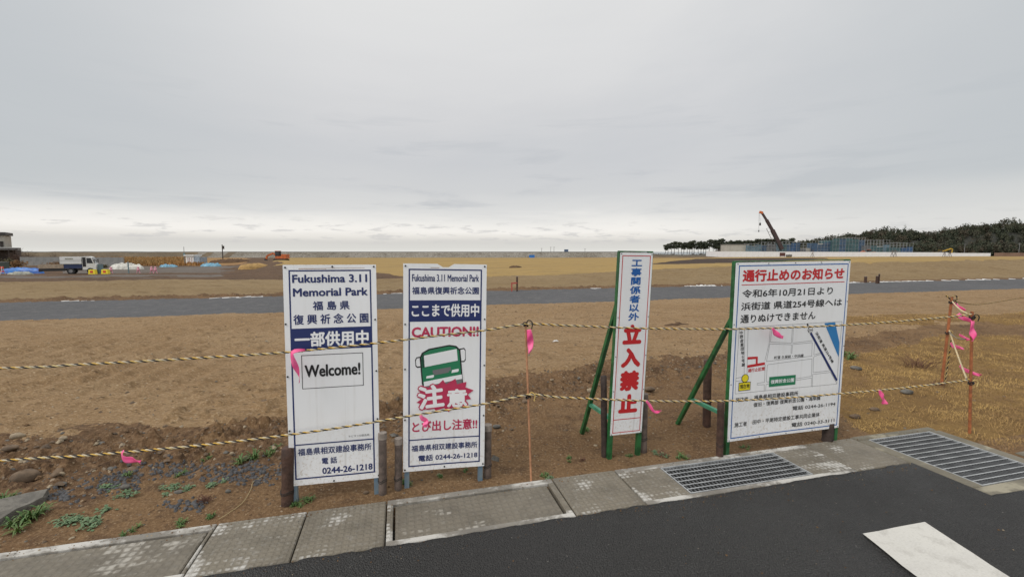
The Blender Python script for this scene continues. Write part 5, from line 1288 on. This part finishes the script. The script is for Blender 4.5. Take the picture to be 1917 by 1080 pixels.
def excavator(px, py, Yd, wpx, m, label, face=1, arm='low'):
    P = at(px, py, Yd); o = empty('excavator', label, 'excavator', loc=(P.x, P.y, gz(P.x, P.y))); u = wpx/FPX*Yd/6.5
    B_ = lambda a, b: (tuple(q*u for q in a), tuple(q*u for q in b))
    f = face
    def bx(a, b, nm, mm):
        lo = (min(a[0]*f, b[0]*f), a[1], a[2]); hi = (max(a[0]*f, b[0]*f), b[1], b[2]); MB().box(*B_(lo, hi)).build(nm, mm, o)
    for sy in (-1, 1):
        mb = MB(); prof = [(-1.5*u, .1*u), (-1.3*u, 0), (1.3*u, 0), (1.6*u, .2*u), (1.6*u, .55*u), (1.3*u, .75*u), (-1.3*u, .75*u), (-1.6*u, .55*u)]
        mb.prism(prof, sy*.85*u-.25*u, sy*.85*u+.25*u); mb.build('track', dark_p, o)
    bx((-1.7, -1.0, .8), (1.1, 1.0, 1.45), 'machine_body', m); bx((-1.75, -1.0, 1.46), (-.5, .95, 1.95), 'engine_cover', m)
    bx((.05, -.95, 1.46), (1.1, .1, 2.75), 'cab', dark_p); bx((.1, -.97, 1.9), (1.05, -.955, 2.6), 'cab_window', glass); bx((.0, -1.0, 2.76), (1.15, .15, 2.85), 'cab_roof', m)
    pts = {'low': [(.9, 1.3), (2.3, 2.2), (3.9, 1.5), (4.2, .5)], 'high': [(.8, 1.3), (2.4, 2.4), (6.2, 3.6), (6.9, 3.3), (6.6, .9)]}[arm]
    mb = MB()
    for a, b in zip(pts[:-1], pts[1:]): mb.beam((a[0]*f*u, .3*u, a[1]*u), (b[0]*f*u, .3*u, b[1]*u), .28*u, .42*u)
    mb.build('arm', m, o)
    e = pts[-1]; mb = MB(); mb.prism([((e[0]-.5)*f*u, (e[1]-.5)*u), ((e[0]+.1)*f*u, (e[1]-.55)*u), ((e[0]+.4)*f*u, (e[1]+.2)*u), ((e[0]-.1)*f*u, (e[1]+.3)*u)], 0, .6*u); mb.build('bucket', dark_p, o)
excavator(527, 493, 128, 46, or_p, 'orange excavator with a dark cab just left of the Welcome sign', -1)

# ------------------------------------------------------------------ sea wall, far poles
wallm = soil('sea_wall_concrete', [(.215, .195, .165), (.155, .135, .105), (.095, .08, .06), (.40, .38, .34)], .06, .36, 1.9, bump=.5, bdist=.1)
wallv = soil('overgrown_wall', [(.15, .115, .075), (.11, .085, .06), (.09, .075, .05), (.19, .15, .10)], .05, .3, 1.5, bump=.6, bdist=.2)
topm = mat('dark_wall_top', (.10, .095, .085), .9)
def sea_wall():
    xs = np.concatenate([np.arange(-560, 62, 4.0), np.arange(62, 200, 4.0)]); prof = [(236, -2.0, 0), (243, 1.15, 0), (243.4, 1.55, 1), (247.5, 1.55, 1), (256, -3, 0)]
    V = []; F = []; mi = []
    for i, x in enumerate(xs):
        dz = -1.9*float(sstep(66, 92, x)); 
        for (y, z, _) in prof:
            jz = .35*float(vnoise(np.array([x/7.0]), np.array([y]), 3)[0]-.5) if z > 0 and x > 62 or (z > 0 and x < -150) else 0
            V.append((x, y+(0 if x < 60 else (x-60)*.25), z+jz+(dz if z > -1 else 0)))
    n = len(prof)
    for i in range(len(xs)-1):
        for k in range(n-1):
            F.append((i*n+k, (i+1)*n+k, (i+1)*n+k+1, i*n+k+1)); xm = xs[i]
            mi.append(2 if k in (1, 2) else (1 if (xm < -165+18*math.sin(xm) or xm > 58) else 0))
    o = mesh_from('sea_wall', np.array(V), np.array(F), [wallm, wallv, topm], mi); tag(o, 'long grey concrete sea wall along the horizon', 'sea wall')
sea_wall()
def thin_pole(px, pyt, pyb, Yd, label, w=.14, box=None, name='utility_pole'):
    P = at(px, pyb, Yd); o = empty(name, label, 'pole', loc=(P.x, P.y, P.z-.5)); h = (pyb-pyt)/FPX*Yd+.5
    MB().tube((0, 0, 0), (0, 0, h), w, w*.7, n=6).build('pole', steel_p, o)
    if box: MB().box((-box/2, -.2, h-1.9), (box/2, .05, h)).build('sign_panel', mat('blue_sign_panel', (.05, .09, .17), .5), o)
    else: MB().beam((-.8, 0, h-.4), (.8, 0, h-.4), .1, .1).build('crossarm', steel_p, o)
thin_pole(1014, 464, 473, 300, 'faint horizon pole, leftmost of those between the CAUTION sign and the narrow sign')
thin_pole(1031, 462, 473, 300, 'faint pole on the horizon, left one of the close pair'); thin_pole(1037, 462, 473, 300, 'faint pole on the horizon, right one of the close pair')
thin_pole(1060, 467, 473, 280, 'dark blue sign board on a post on the horizon left of the narrow sign', .25, 2.6, 'road_sign')
thin_pole(1095, 465, 473, 300, 'faint pole on the horizon just left of the narrow sign')
thin_pole(1805, 456, 476, 250, 'thin pole right of the yellow excavator, before the wooded hill'); thin_pole(1907, 455, 476, 230, 'thin pole at the right edge of the photo, before the wooded hill')
# small blue and white things at the foot of the wall
P = at(995, 480, 225); o = empty('tool_shed', 'tiny blue shed at the foot of the sea wall above the CAUTION sign', 'shed', loc=(P.x, P.y, gz(P.x, P.y))); MB().box((-1.2, 0, -.3), (1.6, 2, 1.6)).build('wall', tarp_b, o); MB().box((-1.4, -.2, 1.6), (1.8, 2.2, 1.75)).build('roof', white_p, o)

# ------------------------------------------------------------------ distant right: hoarding, building site, crane, woods
hoardm = mat('white_hoarding', (.68, .68, .69), .5, var=.10, vscale=.2)
def hoarding():
    a = at(1322, 470.5, 255); b = at(1855, 473, 225); Ln = math.hypot(b.x-a.x, b.y-a.y); ang = math.atan2(b.y-a.y, b.x-a.x); n = 44; w = Ln/n
    o = empty('hoarding_fence', 'long white hoarding around the building site at right', 'fence', loc=(a.x, a.y, -1.6), rz=ang); me = None
    for i in range(n):
        h = a.z+(b.z-a.z)*i/n+1.6+(.0 if i < 38 else -.25)
        c = MB().box((.02, 0, -.6), (w-.02, .08, h)).build('panel', hoardm, o); c.location = (i*w, 0, 0)
    mb = MB()
    for i in range(n+1): mb.tube((i*w, .2, -.6), (i*w, .2, 2.9), .06, n=5)
    mb.build('fence_posts', steel_p, o)
hoarding()
P = at(1465, 476.5, 235); o = empty('notice_board', 'dark red board leaning against the white hoarding below the crane', 'notice board', loc=(P.x, P.y, P.z)); MB().box((-1.5, -.1, -.9), (1.4, .1, 1.0)).build('board', mat('dark_red_board', (.09, .03, .025), .6), o); MB().beam((-1.2, 0, -2.6), (-1.2, 0, -.9), .1, .1).beam((1.1, 0, -2.6), (1.1, 0, -.9), .1, .1).build('board_legs', steel_p, o)
P = at(1477, 477, 234); o = empty('pallet_stack', 'low dark stack right of the dark red board at the white hoarding', 'stack', loc=(P.x, P.y, P.z)); 
mb = MB()
for i in range(3): mb.box((-1.3, -.6, -.9+i*.35), (1.3+.1*(i % 2), .6, -.62+i*.35))
mb.build('boards', darkwood, o); MB().box((-1.2, -.5, -2.5), (1.2, .5, -.91)).build('trestle', darkwood, o)
net = {k: mat('netting_'+k, c, .8, var=.35, vscale=.4) for k, c in dict(blue=(.055, .10, .165), teal=(.055, .115, .125), light=(.13, .20, .245), grey=(.14, .145, .15), deep=(.035, .095, .205)).items()}
pipem = mat('scaffold_pipe', (.36, .37, .38), .5, .3)
def block(px0, px1, pyt, Yd, dep, label, nets, pipes=0, wallc=None):
    """scaffolded block: inner walls, netting sheets around it, pipes rising above"""
    a = at(px0, 474, Yd); b = at(px1, 474, Yd); z0 = -1.5; w = b.x-a.x; top = at(px0, pyt, Yd).z-z0
    o = empty('scaffolded_block', label, 'building', loc=(a.x, Yd, z0), group='half built structures behind the hoarding')
    MB().box((.4, .6, 0), (w-.4, dep, top*.86)).build('inner_wall', wallc or beige, o)
    n = len(nets)
    for i, k in enumerate(nets):
        if k is None: continue
        hh = top*random.Random(i+int(px0)).uniform(.78, 1.0)
        MB().box((w*i/n+.02, -.05, .2), (w*(i+1)/n-.02, .05, hh)).build('netting', net[k], o)
    MB().box((w-.05, .1, .2), (w+.05, dep, top*.9)).build('netting', net[[k for k in nets if k][-1]], o); MB().box((-.05, .1, .2), (.05, dep, top*.9)).build('netting', net[[k for k in nets if k][0]], o)
    mb = MB(); th = top+pipes/FPX*Yd; m = max(3, int(w/1.9))
    for i in range(m+1):
        x = w*i/m; hh = th*random.Random(i*3+int(px0)).uniform(.93, 1.0)
        for y in (-.12, dep*.5): mb.tube((x, y, 0), (x, y, hh), .055, n=4, caps=False)
    for k in range(1, 6):
        z = th*k/5.3
        for y in (-.13, dep*.5): mb.tube((0, y, z), (w, y, z), .05, n=4, caps=False)
    mb.build('scaffold_pipes', pipem, o)
P = at(1361, 474, 285); bb = empty('site_office', 'flat beige building at the left end of the building site, before the pines', 'building', loc=(P.x, 285, -1.5)); w = at(1402, 474, 285).x-P.x; hz = at(1361, 458, 285).z+1.5
MB().box((0, 0, 0), (w, 9, hz)).build('wall', beige, bb); MB().box((-.3, -.3, hz), (w+.3, 9.3, hz+.3)).build('roof', mat('grey_flat_roof', (.2, .2, .19), .8), bb)
for i in range(4): MB().box((1.2+i*3.2, -.06, 1.6), (2.6+i*3.2, -.01, 2.9)).build('window', glass, bb)
block(1399, 1425, 457, 283, 8, 'pale blue netted block just right of the flat beige building', ['light', 'light', 'light'], 2)
block(1425, 1462, 456, 286, 8, 'grey blue scaffolded block left of the crane', ['blue', 'grey', 'grey', 'light'], 4)
block(1464, 1497, 453, 284, 8, 'deep blue netted tower right of the crane', ['teal', 'blue', 'deep', 'blue'], 2)
block(1497, 1530, 462, 284, 8, 'low grey block between the deep blue tower and the tallest netted block', ['grey', None, 'blue'], 8)
block(1530, 1560, 452, 278, 10, 'blue netted block left of the tallest one', ['blue', 'blue', 'blue'], 3)
block(1558, 1618, 446, 276, 12, 'tallest teal and blue netted block of the building site', ['teal', 'blue', 'teal', 'teal', 'blue'], 3)
block(1617, 1664, 458, 274, 10, 'grey and teal netted block with bare pipes standing above it', ['grey', 'teal', 'teal', 'light'], 10)
block(1664, 1708, 462, 272, 8, 'low teal netted block at the right end of the building site', ['teal', 'teal', 'deep', 'deep'], 9)
excavator(1628, 472, 262, 30, or_p, 'orange excavator half hidden by the white hoarding', -1)
excavator(1756, 474, 250, 26, ye_p, 'yellow excavator with a long raised arm above the right part of the white hoarding', 1, 'high')
# crane
Yc = 268; P = at(1463, 471, Yc); P.z = -1.4
cr = empty('mobile_crane', 'mobile crane with a dark boom raised to the upper left', 'crane', loc=P)
boomm = mat('dark_red_boom', (.055, .032, .032), .6, var=.3, vscale=.5)
loc = lambda px, py, dy=0.0: at(px, py, Yc)-P+Vector((0, dy, 0))
MB().box((-4, -1.3, .5), (5, 1.3, 1.4)).build('carrier', mat('green_crane_paint', (.05, .20, .13), .5), cr)
for x in (-3, -1.4, 2.2, 3.8): wheel(cr, x, 0, .65, 2.7)
MB().box((-.8, -1.3, 1.45), (1.6, 1.2, 2.6)).build('turntable', mat('teal_crane_house', (.06, .17, .19), .5), cr); MB().box((1.65, -1.2, 1.5), (3.0, 1.2, 2.5)).build('counterweight', dark_p, cr); MB().box((-2.0, -1.2, 1.46), (-.85, .0, 3.0)).build('crane_cab', glass, cr)
b0 = loc(1464, 467); b1 = loc(1446, 431); b2 = loc(1435, 412); b3 = loc(1426, 398)
mb = MB(); mb.beam(b0, b1, 1.5, 2.0); mb.beam(b1+(b0-b1)*.1, b2, 1.15, 1.5); mb.beam(b2+(b1-b2)*.1, b3, .85, 1.1); mb.build('boom', boomm, cr)
MB().beam(b3+Vector((-1.3, 0, .3)), b3+Vector((.5, 0, -.2)), 1.0, 1.3).build('boom_head', or_p, cr)
MB().tube(loc(1459, 469, -.9), loc(1446, 440, -.9), .32, n=8).build('lift_cylinder', dark_p, cr)
c0 = loc(1453, 457, .9); c1 = loc(1439, 428, .9)
mb = MB(); mb.tube(c0+Vector((-1.0, 0, 0)), c1+Vector((-.8, 0, 0)), .13, n=5)
for i in range(6): t = i/5; q = c0.lerp(c1, t); mb.tube(q+Vector((-.9, 0, 0)), q+Vector((.5, 0, .3 if i % 2 else -.3)), .1, n=4)
mb.build('folded_jib', boomm, cr)
h0 = b3+Vector((-1.2, 0, 0)); MB().tube(h0, loc(1423, 417), .05, n=4).tube(h0+Vector((-.4, 0, 0)), loc(1420.5, 431), .05, n=4).build('hoist_cable', dark_p, cr)
q = loc(1423, 419.5); MB().box(tuple(q-Vector((.35, .3, .9))), tuple(q+Vector((.35, .3, .7)))).build('hook_block', dark_p, cr)
q = loc(1420.5, 432.5); MB().box(tuple(q-Vector((.2, .2, .6))), tuple(q+Vector((.2, .2, .5)))).build('hook', dark_p, cr)
# saplings by the hoarding
def sapling(px, Yd, label, seed):
    P = at(px, 477, Yd); g = random.Random(seed); o = empty('sapling', label, 'young tree', loc=(P.x, P.y, gz(P.x, P.y)), group='staked saplings before the hoarding'); mb = MB()
    mb.tube((0, 0, -.2), (0, 0, 1.9), .05, .02, n=5)
    for i in range(14):
        z = g.uniform(.9, 1.8); a = g.uniform(0, 6.28); mb.tube((0, 0, z), (.7*math.cos(a), .7*math.sin(a), z+g.uniform(.1, .6)), .02, .008, n=3)
    mb.build('trunk', twig, o); MB().beam((-.6, 0, -.2), (-.1, 0, 1.1), .06, .06).beam((.6, 0, -.2), (.1, 0, 1.1), .06, .06).build('support_stake', darkwood, o)
for i, (px, Yd, lb) in enumerate([(1670, 120, 'thin staked sapling in front of the hoarding below the tallest netted block, left of two'), (1676, 118, 'thin staked sapling in front of the hoarding, right of the pair'), (1768, 110, 'bare staked sapling before the hoarding under the yellow excavator'), (1778, 108, 'bare staked sapling right of the one under the yellow excavator'), (1521, 115, 'single dark sapling before the hoarding right of the crane')]): sapling(px, Yd, lb, i)
# low fence right of the hoarding
sheet_fence(1860, 1990, 165, 150, 1.1, 'low reddish brown fence at the right edge, past the end of the white hoarding', mat('rusty_low_fence', (.20, .125, .09), .8, var=.3, vscale=.3), 'low_fence', .3, 4.0, .5)
# woods
leafd = mat('dark_pine_needles', (.032, .042, .024), .9, var=.5, vscale=.25, col2=(.060, .062, .034)); leafm = mat('dull_wood_foliage', (.050, .050, .030), .9, var=.55, vscale=.12, col2=(.075, .058, .036)); trunkm = mat('pine_trunk', (.07, .05, .04), .9)
def hill():
    pxs = np.linspace(1470, 2500, 80); ridge = np.interp(pxs, [1470, 1500, 1600, 1650, 1700, 1750, 1800, 1880, 1917, 2050, 2300, 2500], [470, 466, 452, 444, 446, 451, 439, 429, 430, 420, 418, 440])
    V = []
    for px, ry in zip(pxs, ridge):
        for Yd, k in ((322, 0), (345, .18), (365, .55), (385, .85), (405, 1.0), (440, .9), (520, .3), (600, 0)):
            t = at(px, ry, 405).z; z = -2.4+(t+2.4)*k; x = at(px, 470, Yd).x; V.append((x, Yd, z))
    F = np.array([(i*8+k, i*8+k+1, (i+1)*8+k+1, (i+1)*8+k) for i in range(79) for k in range(7)])
    o = mesh_from('hill', np.array(V), F[:, ::-1], mat('forest_floor', (.022, .022, .014), .95), smooth=True); tag(o, kind='structure')
    return pxs, ridge
pxs, ridge = hill()
def wood():
    g = np.random.default_rng(21); Vs = []; Fs = []; k = 0; cnt = 0; mi = []
    kk = [(322, 0), (345, .18), (365, .55), (385, .85), (405, 1.0)]
    for _ in range(1750):
        px = g.uniform(1395, 2150); Yd = g.choice([g.uniform(322, 405), g.uniform(385, 410), g.uniform(322, 340)]); ry = np.interp(px, pxs, ridge); t = at(px, ry, 405).z
        fr = np.interp(Yd, [q[0] for q in kk], [q[1] for q in kk]); z = -2.4+(t+2.4)*fr; x = at(px, 470, Yd).x
        h = g.uniform(5.0, 9.5)*(1.25 if g.random() < .12 else 1); w = h*g.uniform(.22, .36); conifer = g.random() < .35
        if conifer: lob = [(x+g.normal(0, .2), Yd, z+h*f, w*(1.15-f), w*(1.15-f), h*.16) for f in (.15, .3, .45, .6, .75, .9)]
        else: lob = [(x+g.normal(0, w*.4), Yd+g.normal(0, w*.4), z+h*g.uniform(.25, .82), w*g.uniform(.5, .9), w*.8, h*g.uniform(.16, .26)) for _ in range(6)]
        V, F = leaf_cloud(lob, 220, .46, int(g.integers(1e6))); Vs.append(V); Fs.append(F+k); k += len(V); mi += [0 if conifer or g.random() < .5 else 1]*len(F)
        if g.random() < .4: pass
    o = mesh_from('wood', np.concatenate(Vs), np.concatenate(Fs), [leafd, leafm], mi); tag(o, 'dark mixed wood covering the low hill at right', 'wood', kind='stuff')
wood()
def pine_proto(seed):
    g = random.Random(seed); o = empty('pine_tree', 'slender dark pine with a bare trunk in the row left of the building site', 'tree', group='pines in the far row')
    h = 9.0; mb = MB(); lean = g.uniform(-.5, .5); top = Vector((lean, 0, h*.9)); mb.tube((0, 0, -.5), top*.5, .22, .17, n=6); mb.tube(top*.5, top, .17, .07, n=6)
    lob = []
    for i in range(11):
        z = h*g.uniform(.42, .95); a = g.uniform(0, 6.28); r = (1.0-abs(z/h-.7))*g.uniform(.5, 1.8); c = Vector((lean*z/h+r*math.cos(a), r*math.sin(a), z)); mb.tube(top*(z/h*.95), c, .07, .03, n=4)
        lob.append((c.x, c.y, c.z, g.uniform(1.1, 1.8), g.uniform(1.1, 1.7), g.uniform(.6, 1.1)))
    lob.append((lean, 0, h*.95, 1.1, 1.1, .6))
    mb.build('trunk', trunkm, o); V, F = leaf_cloud(lob, 1100, .30, seed); mesh_from('crown', V, F, leafd, parent=o); return o
protos = [pine_proto(i) for i in range(4)]
gp = random.Random(4); first = [True]*4
for i in range(44):
    px = 1247+i*5.4+gp.uniform(-2, 2); Yd = gp.uniform(330, 350); k = gp.randrange(4)
    if first[k]: o = protos[k]; first[k] = False
    else:
        o = protos[k].copy(); COL.objects.link(o)
        for ch in protos[k].children: c = ch.copy(); COL.objects.link(c); c.parent = o
    sz = float(np.interp(px, [1247, 1262, 1300, 1420, 1480], [.72, .95, 1.08, 1.12, 1.2]))*gp.uniform(.9, 1.1)
    P = at(px, 473, Yd); o.location = (P.x, Yd, .2); o.scale = (sz, sz, sz); o.rotation_euler = (0, 0, gp.uniform(0, 6.28))
for k in range(4):
    if first[k]: protos[k].location = (at(1500, 473, 360).x, 360, .2)
# scrub at the foot of the pines (fills the far edge left of the hoarding)
def scrub():
    g = np.random.default_rng(31); lob = []
    for _ in range(60):
        px = g.uniform(1160, 1500); P = at(px, 474, g.uniform(258, 300)); lob.append((P.x, P.y, -.7, g.uniform(2, 6), 2, g.uniform(.4, 1.0)))
    for _ in range(40):
        px = g.uniform(1340, 1560); P = at(px, 474, g.uniform(345, 360)); lob.append((P.x, P.y, 2.5, 4, 2, 2.4))
    V, F = leaf_cloud(lob, 5000, .5, 3); o = mesh_from('scrub', V, F, mat('brown_scrub', (.10, .08, .05), .9, var=.4, vscale=.2)); tag(o, 'low brown scrub under the far row of pines', 'scrub', kind='stuff')
scrub()
